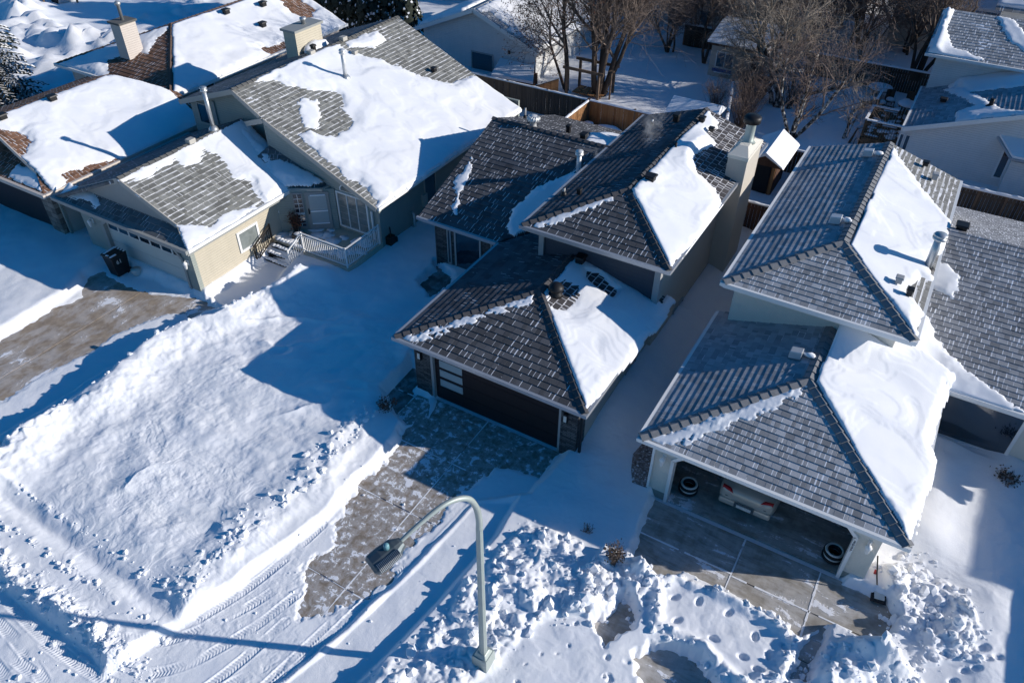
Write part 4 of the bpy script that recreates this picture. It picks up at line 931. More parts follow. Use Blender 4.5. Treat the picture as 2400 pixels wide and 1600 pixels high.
box_vent(H4, qR, .6, 23.2, .26, .2, 'trimM', .1); box_vent(H4, qR, 1.0, 22.85, .22, .24, 'vent', .1); box_vent(H4, qR, .15, 32.0, .26, .16, 'vent', .06); box_vent(H4, qR, .62, 31.3, .26, .22, 'trimM', .06)
stack(H4, 1.3, 25.2, 4.55, 1.25, .13, 'galv', 'galv', 'flue_pipe', 'vent')
box_vent(H4, xB, 2.0, 28.6, .46, .2)
# ================================================================== 3. sage house on the left
H3 = thing('house', 'sage green house with half snowy roofs, white porch railing and pale garage door', 'house', (-26, 24, 0), 'snow covered houses on the street')
lR, lL, lP = Plane('R', -23.39, 2.6, .41), Plane('L', -31.5, 2.6, .41), Plane('F', 15.2, 2.6, .5)
RX, RZ = -27.445, 4.263
s_ = lR.slope(H3, 'rL', [(-23.39, 15.2), (-23.39, 21.0), (-24.6, 22.0), (RX, 22.6), (RX, 15.87), (-24.55, 15.87), (-23.95, 15.5)])
LT = [(-27.2,16.05),(-26.85,16.66),(-26.93,17.28),(-26.89,17.79),(-27.02,18.37),(-26.53,18.34),(-26.52,18.96),(-26.91,19.79),(-26.25,19.96),(-25.04,19.4),(-24.52,19.82),(-23.56,19.38),(-23.84,18.21),(-23.84,16.81),(-24.57,15.7),(-26.16,15.7),(-27.3,15.7)]
snow_sheet(s_, lR, [[(-23.3,15.1),(-23.3,21.1),(-24.6,22.2),(-27.5,22.6),(-27.5,15.7),(-24.5,15.8)]], [(-23.3,15.15),(-23.3,21.0),(-24.6,22.1),(-27.42,22.6),(-27.42,15.8),(-24.4,15.8)], [LT], T=.13, seed=71, ripple=.02, swirl=.0, comb=.16, edge=.16, res=.05)
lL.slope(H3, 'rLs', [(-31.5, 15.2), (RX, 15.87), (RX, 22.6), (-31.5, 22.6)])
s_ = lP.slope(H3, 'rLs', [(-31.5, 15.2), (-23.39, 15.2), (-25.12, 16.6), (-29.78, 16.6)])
snow_sheet(s_, lP, [[(-31.3,15.95),(-30.68,15.93),(-29.71,15.96),(-28.87,15.62),(-28.91,15.35),(-29.54,15.55),(-30.69,15.42),(-31.3,15.4)]], [(-31.4,15.2),(-28,15.2),(-28,16.5),(-31.4,16.5)], T=.07, edge=.16, seed=73, res=.05)
# gable face of the garage and its rake boards
MB().prism([(-30.3, 16.3, 2.9), (-24.6, 16.3, 2.9), (RX, 16.3, 4.15)], (0, .12, 0)).build('wall', M['sideL'], H3)
m = MB(); m.bar((RX, 15.85, RZ - .1), (-24.5, 15.85, RZ - .1 - .41 * 2.945), .05, .22); m.bar((RX, 15.85, RZ - .1), (-30.6, 15.85, RZ - .1 - .41 * 3.155), .05, .22); m.build('fascia', M['trimL'], H3)
MB().prism([(-24.6, 15.88, 2.95), (RX, 15.88, 4.1), (-30.4, 15.88, 2.95)], (0, .42, 0)).build('soffit', M['fasL'], H3)
caps(H3, 'capL', [((RX, 15.87, RZ), (RX, 22.5, RZ))])
gutter(H3, 'fasL', [((-31.6, 15.14, 2.6), (-23.3, 15.14, 2.6)), ((-31.55, 15.2, 2.6), (-31.55, 22.6, 2.6))], .13, .16)
gutter(H3, 'white', [((-23.34, 15.2, 2.6), (-23.34, 21.0, 2.6))], .13, .15)
m = MB()
for q in ((-31.45, -23.39, 15.2, 15.6, 2.3, 2.36), (-23.8, -23.39, 15.6, 21., 2.3, 2.36)): m.box(*q)
m.build('soffit', M['fasL'], H3)
# front wall with clipped door opening, side wall
wall(H3, 'sideL', (-30.6, -29.2, 15.55, 15.75, -.2, 2.32), (-24.35, -23.8, 15.55, 15.75, -.2, 2.32), (-29.2, -24.35, 15.55, 15.75, 2.02, 2.32), (-30.6, -30.45, 15.75, 22.8, -.2, 2.4))
wall(H3, 'sideLb', (-23.95, -23.8, 15.75, 20.5, -.2, 2.36))
D = MB()
for k in range(4): D.box(-29.1, -24.42, 15.66, 15.74, -.1 + .53 * k, -.1 + .53 * (k + 1) - .01)
D = D.build('garage_door', M['doorL'], H3)
for k in range(7):
    x0 = -28.95 + .66 * k; 
    o = MB().box(x0 - .03, x0 + .57, 15.645, 15.67, 1.58, 1.92).build('window', M['white'], D); MB().box(x0, x0 + .54, 15.635, 15.66, 1.61, 1.86).build('pane', M['glass'], o)
m = MB(); m.box(-29.28, -29.1, 15.5, 15.72, -.1, 1.85); m.box(-24.42, -24.3, 15.5, 15.72, -.1, 1.75); m.box(-28.9, -24.6, 15.5, 15.72, 2.0, 2.1)
m.bar((-29.2, 15.6, 1.8), (-28.85, 15.6, 2.06), .22, .14); m.bar((-24.37, 15.6, 1.7), (-24.7, 15.6, 2.06), .22, .14); m.build('door_frame', M['fasL'], H3)
lantern(H3, -24.05, 15.55, 1.6, 'coach'); lantern(H3, -29.85, 15.55, 1.75, 'coach')
win_x(H3, -23.8, 18.0, 18.98, .9, 1.68, .1, 'white', 'glassc')
MB().lathe((0, 0, 0), [(.07, 0), (.07, .02)], 10)
o = MB().box(-23.82, -23.77, 19.0, 19.12, .28, .4).build('outlet', M['white'], H3)
# house plate by the entry, pale and blank at this size
MB().prism([(-23.79, 20.42, 1.4), (-23.79, 20.9, 1.4), (-23.79, 20.98, 1.52), (-23.79, 20.9, 1.78), (-23.79, 20.42, 1.78), (-23.79, 20.35, 1.6)], (.03, 0, 0)).build('house_plate', M['white'], H3)
# main gable
kR, kL = Plane('R', -18.9, 2.8, .333), Plane('L', -31.6, 4.25, .345)
KX, KZ = -27.5, 5.664
MAINR = [(-18.9, 21.28), (-18.9, 33.2), (-27.5, 34.6), (KX, 22.4), (-25.9, 22.1), (-25.4, 21.95)]
s_ = kR.slope(H3, 'rL', MAINR, .18)
LM1 = [(-27.6,29.47),(-27.6,34.8),(-22.12,33.9),(-22.16,31.9),(-23.65,30.98),(-25.36,30.4),(-26.75,29.44)]
LM2 = [(-27.7,22.3),(-27.49,23.66),(-26.82,24.57),(-25.82,25.14),(-24.91,26.16),(-23.36,25.14),(-22.71,24.46),(-22.86,23.61),(-23.82,23.1),(-24.0,21.2),(-27.5,21.5)]
LM3 = [(-24.3,21.0),(-24.0,22.3),(-22.5,22.05),(-19.2,21.75),(-18.7,21.0)]
snow_sheet(s_, kR, [[(-18.6,21.2),(-18.6,33.4),(-27.6,34.8),(-27.7,22.3),(-25.4,21.85)]], [(-18.78,21.25),(-18.78,33.2),(-22.2,33.6),(-27.46,34.6),(-27.46,22.45),(-25.4,22.0)], [[p for p in LM1], LM2, LM3], T=.17, seed=81, ripple=.02, swirl=.0, comb=.16, edge=.16, thin=[([(-25.5,25.6),(-24.6,26.4),(-23.9,25.7),(-24.7,24.8)], .1)], res=.07)
snow_sheet(s_, kR, [[(-27.4,30.0),(-27.2,32.3),(-26.3,32.1),(-26.2,31.1),(-26.9,29.75)]], [(-27.4,29),(-25,29),(-25,33),(-27.4,33)], T=.08, seed=83, comb=.16)
snow_sheet(s_, kR, [[(-25.55,24.4),(-25.0,25.0),(-24.1,24.2),(-23.6,23.4),(-24.0,22.9),(-24.7,23.5)]], [(-27,22),(-22,22),(-22,26),(-27,26)], T=.07, seed=84, comb=.16)
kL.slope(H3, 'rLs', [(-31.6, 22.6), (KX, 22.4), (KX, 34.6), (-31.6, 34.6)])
caps(H3, 'capL', [((KX, 22.4, KZ), (KX, 34.6, KZ))])
gutter(H3, 'white', [((-18.84, 21.3, 2.8), (-18.84, 33.2, 2.8))], .12, .15)
m = MB(); m.bar((KX, 22.38, KZ - .1), (-25.6, 22.0, KZ - .1 - .333 * 1.9), .05, .22); m.bar((-25.4, 21.95, 4.96 - .1), (-18.9, 21.26, 2.7), .05, .22); m.bar((KX, 22.38, KZ - .1), (-31.6, 22.55, 4.15), .05, .22); m.bar((-25.4, 21.93, 4.86), (-26.6, 22.0, 4.42), .05, .22); m.build('fascia', M['trimL'], H3)
gable_wall_y(H3, 'sideL', [(-31.2, 2.5), (-25.2, 2.5), (-25.2, 4.8), (KX, 5.5), (-31.2, 4.25)], 22.85)
gable_wall_y(H3, 'sideL', [(-25.4, 2.2), (-21.7, -.2), (-19.4, -.2), (-19.4, 2.85), (-25.4, 4.85)], 21.95)
wall(H3, 'sideL', (-19.55, -19.4, 22.1, 33.0, -.2, 2.85), (-31.3, -31.15, 23.0, 34.4, -.2, 4.2), (-31.2, -19.4, 33.9, 34.05, -.2, 2.85))
win_y(H3, 22.85, -30.7, -29.95, 3.3, 4.2, .07, 'trimL'); wall(H3, 'fasL', (-29.6, -29.45, 22.78, 22.85, 2.9, 4.55), name='corner_board')
# bow window: three lights under an arch
win_y(H3, 21.95, -21.62, -20.05, .85, 2.45, .08, 'white', 'glassc', 3, 1)
m = MB(); m.box(-21.05, -20.98, 21.88, 21.97, .85, 2.45)
arch = [(-21.45 + .02, 2.62)] + [(-20.85 + .62 * math.cos(R(180 - a)), 2.62 + .42 * math.sin(R(180 - a))) for a in range(20, 181, 20)]
MB().prism([(x, 21.9, z) for x, z in arch], (0, .06, 0)).build('arch_window', M['white'], H3)
MB().prism([(-20.85 + (x + 20.85) * .86, 21.885, 2.65 + (z - 2.62) * .82) for x, z in arch], (0, .03, 0)).build('pane', M['glassc'], [c for c in H3.children if c.name.startswith('arch_window')][-1])
m = MB()
for i in range(3):
    for k in range(1, 5): m.box(-21.6 + .53 * i, -21.1 + .53 * i, 21.925, 21.94, .85 + .32 * k, .865 + .32 * k)
m.build('muntin', M['trimL'], H3)
win_x(H3, -19.4, 25.3, 26.1, .9, 2.2, .06, 'trimL'); 
m = MB(); m.tube([(-19.35, 24.1, .35), (-19.2, 24.1, .35), (-19.2, 24.1, 1.0), (-19.35, 24.15, 1.02)], .055, 8); m.build('vent_pipe', M['ventw'], H3)
m = MB(); m.box(-19.4, -19.12, 22.2, 22.55, .25, .75); m.tube([(-19.25, 22.4, .7), (-19.25, 22.4, 1.0), (-19.35, 22.5, 1.1)], .03, 6); m.lathe((-19.2, 22.65, .3), [(.1, 0), (.1, .24)], 10); m.build('gas_meter', M['iron'], H3)
m = MB(); m.box(-19.4, -19.25, 25.0, 25.3, .9, 1.5); m.tube([(-19.33, 25.15, .3), (-19.33, 25.15, .9)], .03, 6); m.build('meter_box', M['trimL'], H3)
MB().box(-19.5, -19.36, 21.93, 22.1, -.2, 2.7).build('corner_board', M['sideL'], H3)
MB().bar((-19.72, 21.86, .7), (-19.72, 21.86, 2.1), .07, .07).build('downspout', M['white'], H3)
# entry roof in the corner
ER = [(-23.42, 20.85, 2.62), (-22.18, 21.62, 2.62), (-22.08, 21.95, 2.66), (-25.3, 21.97, 3.75), (-25.4, 20.9, 3.42)]
m = MB().slab(ER[:], (1.2, .75, 0), ER[0], .14); s_ = m.build('roof_slope', M['rLs'], H3)
ez = lambda X, Y: 2.62 + .36 * np.maximum(0, (-23.42 - X) * .53 * 1.05 + (Y - 20.85) * .85 * .75) + .0
pe = Plane('R', -23.4, 2.6, .36); pe.f = lambda X, Y: np.maximum(2.80 + .30 * np.maximum(-.1, (-.53 * (X + 22.8) + .85 * (Y - 21.23))), 2.6 + .41 * (-23.39 - X))
snow_sheet(s_, pe, [[(-23.5,20.75),(-22.6,21.3),(-22.3,21.95),(-27.2,22.3),(-27.2,21.9),(-25.5,21.2),(-24.2,20.6)]], [(-23.42,20.75),(-22.2,21.55),(-22.1,21.9),(-25.4,21.9),(-25.4,22.3),(-27.4,22.6),(-27.4,20),(-23.5,20)], T=.22, seed=86, edge=.5, comb=.1, ripple=.02)
gutter(H3, 'trimL', [((-23.42, 20.8, 2.66), (-22.15, 21.58, 2.66)), ((-22.15, 21.58, 2.66), (-22.05, 22.0, 2.66))], .1, .14)
# entry wall and door, turned to the corner
a = Vector((-23.8, 20.35, 0)); b = Vector((-21.75, 21.9, 0)); d = (b - a).normalized(); nrm = Vector((d.y, -d.x, 0))
def ent(mb, t0, t1, z0, z1, out, th=.08):
    c = a + d * (t0 + t1) / 2 + nrm * out; mb.obox((c.x, c.y, (z0 + z1) / 2), d * (t1 - t0), -nrm * -th, (0, 0, z1 - z0)); return mb
ent(MB(), 0, 2.57, .5, 2.6, -.06, .12).build('wall', M['sideL'], H3)
o = ent(MB(), 1.28, 2.3, .68, 2.5, .02, .06).build('front_door', M['doorS'], H3)
ent(MB(), 1.42, 2.18, 1.62, 2.36, .05, .03).build('pane', M['frost'], o); ent(MB(), 1.42, 2.18, .98, 1.54, .05, .03).build('pane', M['frost'], o)
ent(MB(), 1.33, 1.38, 1.45, 1.7, .07, .04).build('handle', M['black'], o)
m = MB(); ent(m, 1.42, 2.18, 1.55, 1.61, .06, .05); ent(m, 1.42, 2.18, .93, .98, .06, .05); ent(m, 1.5, 2.15, 2.33, 2.38, .06, .03); m.build('sill_snow', M['snow'], o)
o = ent(MB(), .72, 1.18, .75, 2.5, .02, .05).build('sidelight', M['doorS'], H3)
ent(MB(), .78, 1.12, 1.55, 2.42, .045, .02).build('pane', M['glass'], o); ent(MB(), .78, 1.12, .85, 1.4, .045, .02).build('pane', M['glass'], o)
m = MB()
for z in (.98, 1.13, 1.27, 1.75, 1.97, 2.2): ent(m, .78, 1.12, z, z + .02, .06, .01)
ent(m, .94, .96, .85, 2.42, .06, .01); ent(m, .74, 1.16, 1.46, 1.53, .07, .06); m.build('muntin', M['white'], o)
# porch slab, steps
m = MB(); m.prism([(-23.75, 19.72, .02), (-21.85, 19.72, .02), (-21.85, 19.58, .02), (-19.35, 19.58, .02), (-19.35, 21.93, .02), (-21.75, 21.93, .02), (-23.75, 20.4, .02)], (0, 0, .58)); m.build('porch_floor', M['sideLb'], H3)
o = MB()
for i in range(3): o.box(-23.6, -22.05, 19.72 - .30 * (i + 1), 19.72 - .30 * i, -.1, .44 - .16 * i)
o = o.build('steps', M['black'], H3)
m = MB(); rr = random.Random(3)
for i in range(4):
    z = .61 - .16 * i
    for k in range(9): m.blob((-23.5 + .17 * k, 19.78 - .30 * i + .03 + rr.uniform(-.02, .02), z), (.13, .12, .05), k + 10 * i, 8, 4, .2)
for k in range(36): m.blob((rr.uniform(-23.6, -19.7), rr.uniform(20.0, 21.7), .60), (rr.uniform(.2, .5), rr.uniform(.2, .4), rr.uniform(.015, .04)), k, 9, 3, .2)
tag(m.build('snow_cover', M['roofsnow'], H3), kind='stuff')
def railing(mb, p, q, h=.92, n=14, lo=.1, first=True):
    p = Vector(p); q = Vector(q); U = Vector((0, 0, 1))
    mb.bar(p + U * h, q + U * h, .06, .05); mb.bar(p + U * (h - .14), q + U * (h - .14), .03, .03); mb.bar(p + U * lo, q + U * lo, .04, .04)
    for i in range(0 if first else 1, n + 1):
        c = p.lerp(q, i / n); w = .06 if i in (0, n) else .024
        mb.bar(c + U * (0 if i in (0, n) else lo), c + U * (h + (.06 if i in (0, n) else -.12)), w, w)
m = MB(); railing(m, (-21.84, 19.62, .6), (-19.4, 19.62, .6), n=22); railing(m, (-19.4, 19.66, .6), (-19.4, 21.8, .6), n=18, first=False); railing(m, (-21.85, 19.57, .57), (-21.98, 18.85, .08), n=7, first=False)
m.build('porch_railing', M['white'], H3)
m = MB(); railing(m, (-23.62, 19.55, .55), (-23.62, 18.5, .02), .85, 9)
for k in range(6): c = (-23.62, 19.4 - .17 * k, .75 - .085 * k); m.tube([(c[0], c[1] + .05 * math.cos(t), c[2] + .09 * math.sin(t)) for t in np.linspace(0, 6.28, 9)], .012, 4)
m.build('stair_railing', M['iron'], H3)
# chimney, pipes and vents
ch = wall(H3, 'sideLb', (-29.8, -29.0, 28.2, 30.1, 4.6, 6.25), name='chimney'); MB().box(-29.9, -28.9, 28.1, 30.2, 6.25, 6.36).build('chimney_cap', M['fasL'], ch)
MB().lathe((-29.4, 29.3, 6.36), [(.12, 0), (.12, .18), (.17, .2), (.17, .3), (.02, .34)], 12).build('flue', M['galv'], ch)
MB().blob((-28.75, 29.3, 5.25), (.42, .85, .38), 4, 14, 7, .12).build('snow_cover', M['roofsnow'], ch)
stack(H3, -27.57, 21.0, 4.35, 1.75, .09, 'galv', 'galv', 'flue_pipe', 'galv'); stack(H3, -25.3, 27.42, float(kR.f(-25.3, 27.4)) + .1, 1.2, .1, 'ventw', 'ventw', 'flue_pipe', 'galv')
for x, y in ((-27.5, 27.6), (-27.5, 30.0), (-27.45, 19.6)): MB().obox((x, y, (KZ if y > 24 else RZ) + .1), (.3, 0, 0), (0, .34, 0), (0, 0, .2)).build('roof_vent', M['trimL'], H3, bevel=.02)
box_vent(H3, kL, -28.0, 28.3, .26, .3); box_vent(H3, kR, -23.3, 31.9, .3, .2); box_vent(H3, kR, -26.4, 29.5, .3, .16, 'trimL')

# ================================================================== 4. brown roofed house at the upper left
H5 = thing('house', 'taupe house with brown tiled roofs deep in snow and a fieldstone garage pillar', 'house', (-38, 24, 0), 'snow covered houses on the street')
bR, bL, bP = Plane('R', -32.0, 2.6, .33), Plane('L', -42.2, 2.6, .33), Plane('F', 15.07, 2.6, .45)
BX, BZ = -37.1, 4.283
s_ = bR.slope(H5, 'rB', [(-32, 15.07), (-32, 24.6), (-34.4, 24.6), (BX, 22.9), (BX, 16.3), (-33.3, 15.75)])
snow_sheet(s_, bR, [[(-31.8,15.3),(-31.8,24.5),(-37.1,24.5),(-37.2,16.0),(-33.4,15.6)]], [(-31.88,15.4),(-31.88,23.9),(-34.6,24.3),(-37.05,22.9),(-37.05,16.3),(-33.4,15.75)], [[(-36.9,16.0),(-35.62,16.95),(-34.99,16.87),(-34.4,16.26),(-34.5,15.6),(-36.5,15.7)], [(-32.6,16.45),(-32.45,17.6),(-32.05,18.9),(-31.7,18.7),(-31.7,16.3)]], T=.2, seed=91, ripple=.02, swirl=.0, comb=.16)
bL.slope(H5, 'rB', [(-42.2, 15.07), (BX, 16.3), (BX, 22.9), (-42.2, 24.6)])
s_ = bP.slope(H5, 'rB', [(-42.2, 15.07), (-32, 15.07), (-33.3, 16.1), (-36.9, 17.4), (-41, 16.2)])
snow_sheet(s_, bP, [[(-34.6,15.2),(-32.1,15.12),(-33.4,15.9),(-34.9,15.9)]], [(-35,15.1),(-32.05,15.1),(-33.3,16.0),(-35,16)], T=.1, seed=93, comb=.16)
caps(H5, 'capB', [((BX, 16.3, BZ), (BX, 22.9, BZ))])
m = MB(); m.bar((BX, 16.28, BZ - .1), (-33.2, 15.75, 2.9), .05, .22); m.build('fascia', M['sideB'], H5)
gutter(H5, 'sideB', [((-31.95, 15.1, 2.6), (-31.95, 24.5, 2.6)), ((-42.3, 15.02, 2.6), (-31.9, 15.02, 2.6))], .13, .17)
wall(H5, 'stoneB', (-33.2, -32.4, 15.45, 15.8, -.2, 2.4)); wall(H5, 'sideB', (-32.4, -32.25, 15.8, 24.6, -.2, 2.42), (-33.2, -32.3, 15.75, 15.9, -.2, 2.4)); wall(H5, 'doorM', (-41, -33.2, 15.6, 15.75, -.2, 2.4), name='garage_door')
wall(H5, 'sideL', (-32.28, -32.18, 15.62, 15.72, .3, 2.3), name='downspout')
b2R, b2F, b2L = Plane('R', -35.0, 3.0, .36), Plane('F', 24.5, 3.0, .36), Plane('L', -44.4, 3.0, .36)
A2 = (-39.7, 29.2)
s_ = b2R.slope(H5, 'rB', [(-35, 24.5), (-35, 38.7), (-39.7, 38.7), A2])
snow_sheet(s_, b2R, [[(-34.9,24.3),(-34.9,39),(-39.8,39),(-39.85,29.2)]], [(-34.88,24.6),(-34.88,38.6),(-39.56,38.6),(-39.56,29.1)], [[(-38.7,36.9),(-38.4,38.1),(-37.0,38.0),(-36.5,37.3),(-36.62,36.68),(-37.35,36.44)], [(-35.6,31.9),(-35.5,33.6),(-34.8,34.0),(-34.8,31.9)]], T=.2, seed=95, ripple=.02, swirl=.0, comb=.16, edge=.16, res=.09)
s_ = b2F.slope(H5, 'rB', [(-44.4, 24.5), (-35, 24.5), A2])
HEART = [(-39.5,29.1),(-39.37,27.2),(-39.03,26.71),(-40.17,26.76),(-41.31,25.63),(-40.36,24.88),(-39,24.3),(-34.8,24.3),(-35.15,24.7)]
snow_sheet(s_, b2F, [[(-44.4,24.4),(-35,24.4),(-39.7,29.3)]], [(-44.3,24.45),(-35.15,24.45),(-39.72,29.1)], [HEART], T=.14, seed=97, ripple=.02, comb=.16)
b2L.slope(H5, 'rB', [(-44.4, 24.5), A2, (-39.7, 38.7), (-44.4, 38.7)])
caps(H5, 'capB', [((*A2, 4.69), (-35.0, 24.5, 3.0)), ((*A2, 4.69), (-44.4, 24.5, 3.0)), ((*A2, 4.69), (-39.7, 38.7, 4.69))])
gutter(H5, 'white', [((-34.95, 24.5, 3.0), (-34.95, 38.7, 3.0)), ((-44.5, 24.45, 3.0), (-34.95, 24.45, 3.0))], .13, .16)
MB().prism([(-43.9, 38.2, -.2), (-35.4, 38.2, -.2), (-35.4, 38.2, 2.95), (-39.7, 38.2, 4.5), (-43.9, 38.2, 2.95)], (0, .14, 0)).build('wall', M['sideB'], H5)
wall(H5, 'sideB', (-35.6, -35.4, 24.95, 38.2, -.2, 2.9), (-43.9, -35.4, 24.95, 25.1, -.2, 2.9))
win_x(H5, -35.4, 26.6, 27.7, 2.0, 2.75, .07, 'white', 'glass', 2); win_y(H5, 24.95, -42.6, -41.9, 1.3, 2.5, .08, 'white')
ch = wall(H5, 'sideB', (-40.5, -39.7, 26.0, 27.0, 3.6, 5.45), name='chimney'); MB().box(-40.6, -39.62, 25.92, 27.08, 5.45, 5.55).build('chimney_cap', M['capL'], ch)
MB().lathe((-40.05, 26.5, 5.55), [(.09, 0), (.09, .75), (.16, .8), (.16, .92), (.05, 1.0)], 12).build('flue', M['galv'], ch)
for x, y in ((-38.9, 32.6), (-38.5, 35.2), (-38.9, 37.8), (-37.0, 33.5)): box_vent(H5, b2R, x, y, .42, .26, lift=.12)
for x, y in ((-36.6, 19.4), (-36.6, 16.9)): box_vent(H5, bR, x, y, .42, .22, lift=.16)

# ================================================================== 5. houses behind
W1 = thing('house', 'white sided house with a shaded gable and one large dark window behind the brown fence', 'house', (-27.4, 47, 0), 'houses beyond the back fence')
w1R, w1L = Plane('R', -22.7, 2.35, .407), Plane('L', -32.1, 2.35, .407)
s_ = w1R.slope(W1, 'rW', [(-22.7, 42.0), (-22.7, 53), (-27.4, 53), (-27.4, 42.0)])
snow_sheet(s_, w1R, [[(-22.5,41.9),(-22.5,53),(-27.4,53),(-27.3,41.9)]], [(-22.6,42.05),(-22.6,53),(-27.36,53),(-27.36,42.05)], [[(-26.9,41.6),(-26.7,42.8),(-25.2,42.6),(-25.0,41.6)]], T=.2, seed=101, res=.12, ripple=.02)
s_ = w1L.slope(W1, 'rW', [(-32.1, 42.0), (-27.4, 42.0), (-27.4, 53), (-32.1, 53)])
snow_sheet(s_, w1L, [[(-32.2,42.5),(-28.4,42.3),(-28.6,53),(-32.2,53)]], [(-32.05,42.05),(-28,42.05),(-28,53),(-32.05,53)], T=.25, seed=102, res=.12, ripple=.02)
gable_wall_y(W1, 'sideW', [(-31.7, -.3), (-23.1, -.3), (-23.1, 2.4), (-27.4, 4.15), (-31.7, 2.4)], 42.5)
wall(W1, 'sideW', (-23.25, -23.1, 42.65, 52.6, -.3, 2.4), (-31.7, -31.55, 42.65, 52.6, -.3, 2.4))
m = MB(); m.bar((-27.4, 41.98, 4.15), (-22.7, 41.98, 2.24), .05, .24); m.bar((-27.4, 41.98, 4.15), (-32.1, 41.98, 2.24), .05, .24); m.build('fascia', M['white'], W1)
win_y(W1, 42.5, -27.85, -26.3, .25, 1.38, .08, 'trimM', 'glass'); 
MB().box(-25.1, -24.95, 42.42, 42.5, 1.75, 1.95).tube([(-24.95, 42.45, 1.88), (-24.6, 42.45, 1.88)], .015, 5).build('floodlight', M['black'], W1)
win_y(W1, 42.5, -23.95, -23.3, -.2, 1.0, .06, 'trimM')
lt = tag(MB().prism([(-25.6, 42.4, 1.0), (-23.2, 42.4, 1.0), (-22.4, 40.9, .62), (-25.2, 40.7, .62)], (0, 0, .22)).box(-25.0, -22.8, 41.0, 42.3, -.1, 1.0).build('garden_box', M['shedw'], None, bevel=.03, org=(-24, 41.6, 0)), 'low box against the white house wall, under smooth shaded snow', 'storage box')
MB().prism([(-25.65, 42.42, 1.23), (-23.15, 42.42, 1.23), (-22.35, 40.85, .85), (-25.25, 40.65, .85)], (0, 0, .16)).build('snow_cover', M['roofsnow'], lt, bevel=.05)

RW = thing('house', 'large white sided house with pale grey tiled roofs, two storeys, above the wooden deck', 'house', (4, 46, 0), 'houses beyond the back fence')
rL, rF, rR = Plane('L', -1.38, 2.5, .36), Plane('F', 47.4, 4.6, .33), Plane('R', 14.6, 2.5, .36)
s_ = rL.slope(RW, 'rHs', [(-1.38, 42.0), (6.6, 42.0), (6.6, 48.0), (-1.38, 48.4)])
snow_sheet(s_, rL, [[(0.73,47.0),(2.49,43.21),(3.38,42.56),(4.2,42.0),(0.85,42.0),(0.55,43.32),(1.36,44.28),(-0.3,47.3)], [(-0.45,49.34),(4,47.6),(6.6,46.4),(6.6,45.4),(3.2,46.3),(0.91,46.35),(-0.1,47.6)]], [(-1.3,42.05),(6.6,42.05),(6.6,48),(-1.3,48)], T=.12, seed=111, comb=.16, res=.08, fill=lambda X, Y: .3 * sstep(46.4, 48, Y))
rR.slope(RW, 'rHs', [(14.6, 42.0), (6.6, 42.0), (6.6, 48.), (14.6, 48.)])
gable_wall_y(RW, 'sideW', [(-.95, -.3), (14.2, -.3), (14.2, 2.55), (6.6, 5.3), (-.95, 2.55)], 42.4)
wall(RW, 'sideW', (-.95, -.8, 42.55, 56, -.3, 2.6), (-1.2, 9, 48., 48.15, 2.4, 4.45), (-1.2, -1.05, 48.15, 56, 2.4, 4.45))
m = MB(); m.bar((-1.4, 41.97, 2.4), (6.6, 41.97, 5.28), .05, .22); m.bar((14.6, 41.97, 2.4), (6.6, 41.97, 5.28), .05, .22); m.build('fascia', M['white'], RW)
gutter(RW, 'white', [((-1.43, 42., 2.5), (-1.43, 48.4, 2.5)), ((-1.8, 47.35, 4.6), (9, 47.35, 4.6))], .1, .14)
win_y(RW, 42.4, 3.32, 3.62, .85, 2.2, .09, 'white')
BY = MB().box(3.7, 7.5, 41.5, 42.4, -.3, 2.15).build('bay', M['sideW'], RW)
o = MB().prism([(2.75, 42.4, 2.75), (7.7, 42.4, 2.75), (7.7, 41.2, 2.3), (3.6, 41.2, 2.3)], (0, 0, .1)).build('roof_slope', M['rHs'], RW); MB().prism([(2.85, 42.4, 2.86), (7.7, 42.4, 2.86), (7.7, 41.25, 2.42), (3.65, 41.25, 2.42)], (0, 0, .1)).build('snow_cover', M['roofsnow'], o)
win_x(RW, -.8, 42.9, 43.2, .8, 1.8, .05)
NK = wall(RW, 'sideW', (-1.5, -.95, 42.6, 44.0, -.2, 2.2), name='nook'); win_y(NK, 42.6, -1.42, -1.28, .6, 1.9, .04); win_y(NK, 42.6, -1.14, -.98, .3, 1.9, .04)
s_ = rF.slope(RW, 'rW', [(-1.79, 47.4), (11, 47.4), (11, 51.4), (-1.79, 51.4)])
snow_sheet(s_, rF, [[(-1.85,47.3),(-1.85,51.4),(-1.3,51.4),(-1.25,49.6),(-.6,48.3),(1.2,47.65),(.6,47.3)], [(0.92,51.4),(1.6,51.44),(2.6,50.2),(5,49.2),(5,47.8),(3,48.6),(1.7,49.56)]], [(-1.77,47.42),(11,47.42),(11,51.4),(-1.77,51.4)], T=.1, seed=115, comb=.16, res=.09, fill=lambda X, Y: .25 * np.exp(-((X + 1.4) / .3) ** 2))
Plane('B', 55.4, 4.6, .33).slope(RW, 'rW', [(-1.79, 51.4), (11, 51.4), (11, 55.4), (-1.79, 55.4)])
MB().prism([(-1.2, 48.0, 4.4), (-1.2, 54.9, 4.4), (-1.2, 51.4, 5.75)], (.15, 0, 0)).build('wall', M['sideW'], RW)
stack(RW, 2.0, 43.6, float(rL.f(2., 43.6)), .45, .11, 'vent', None); box_vent(RW, rL, -.1, 45.3, .4, .16)

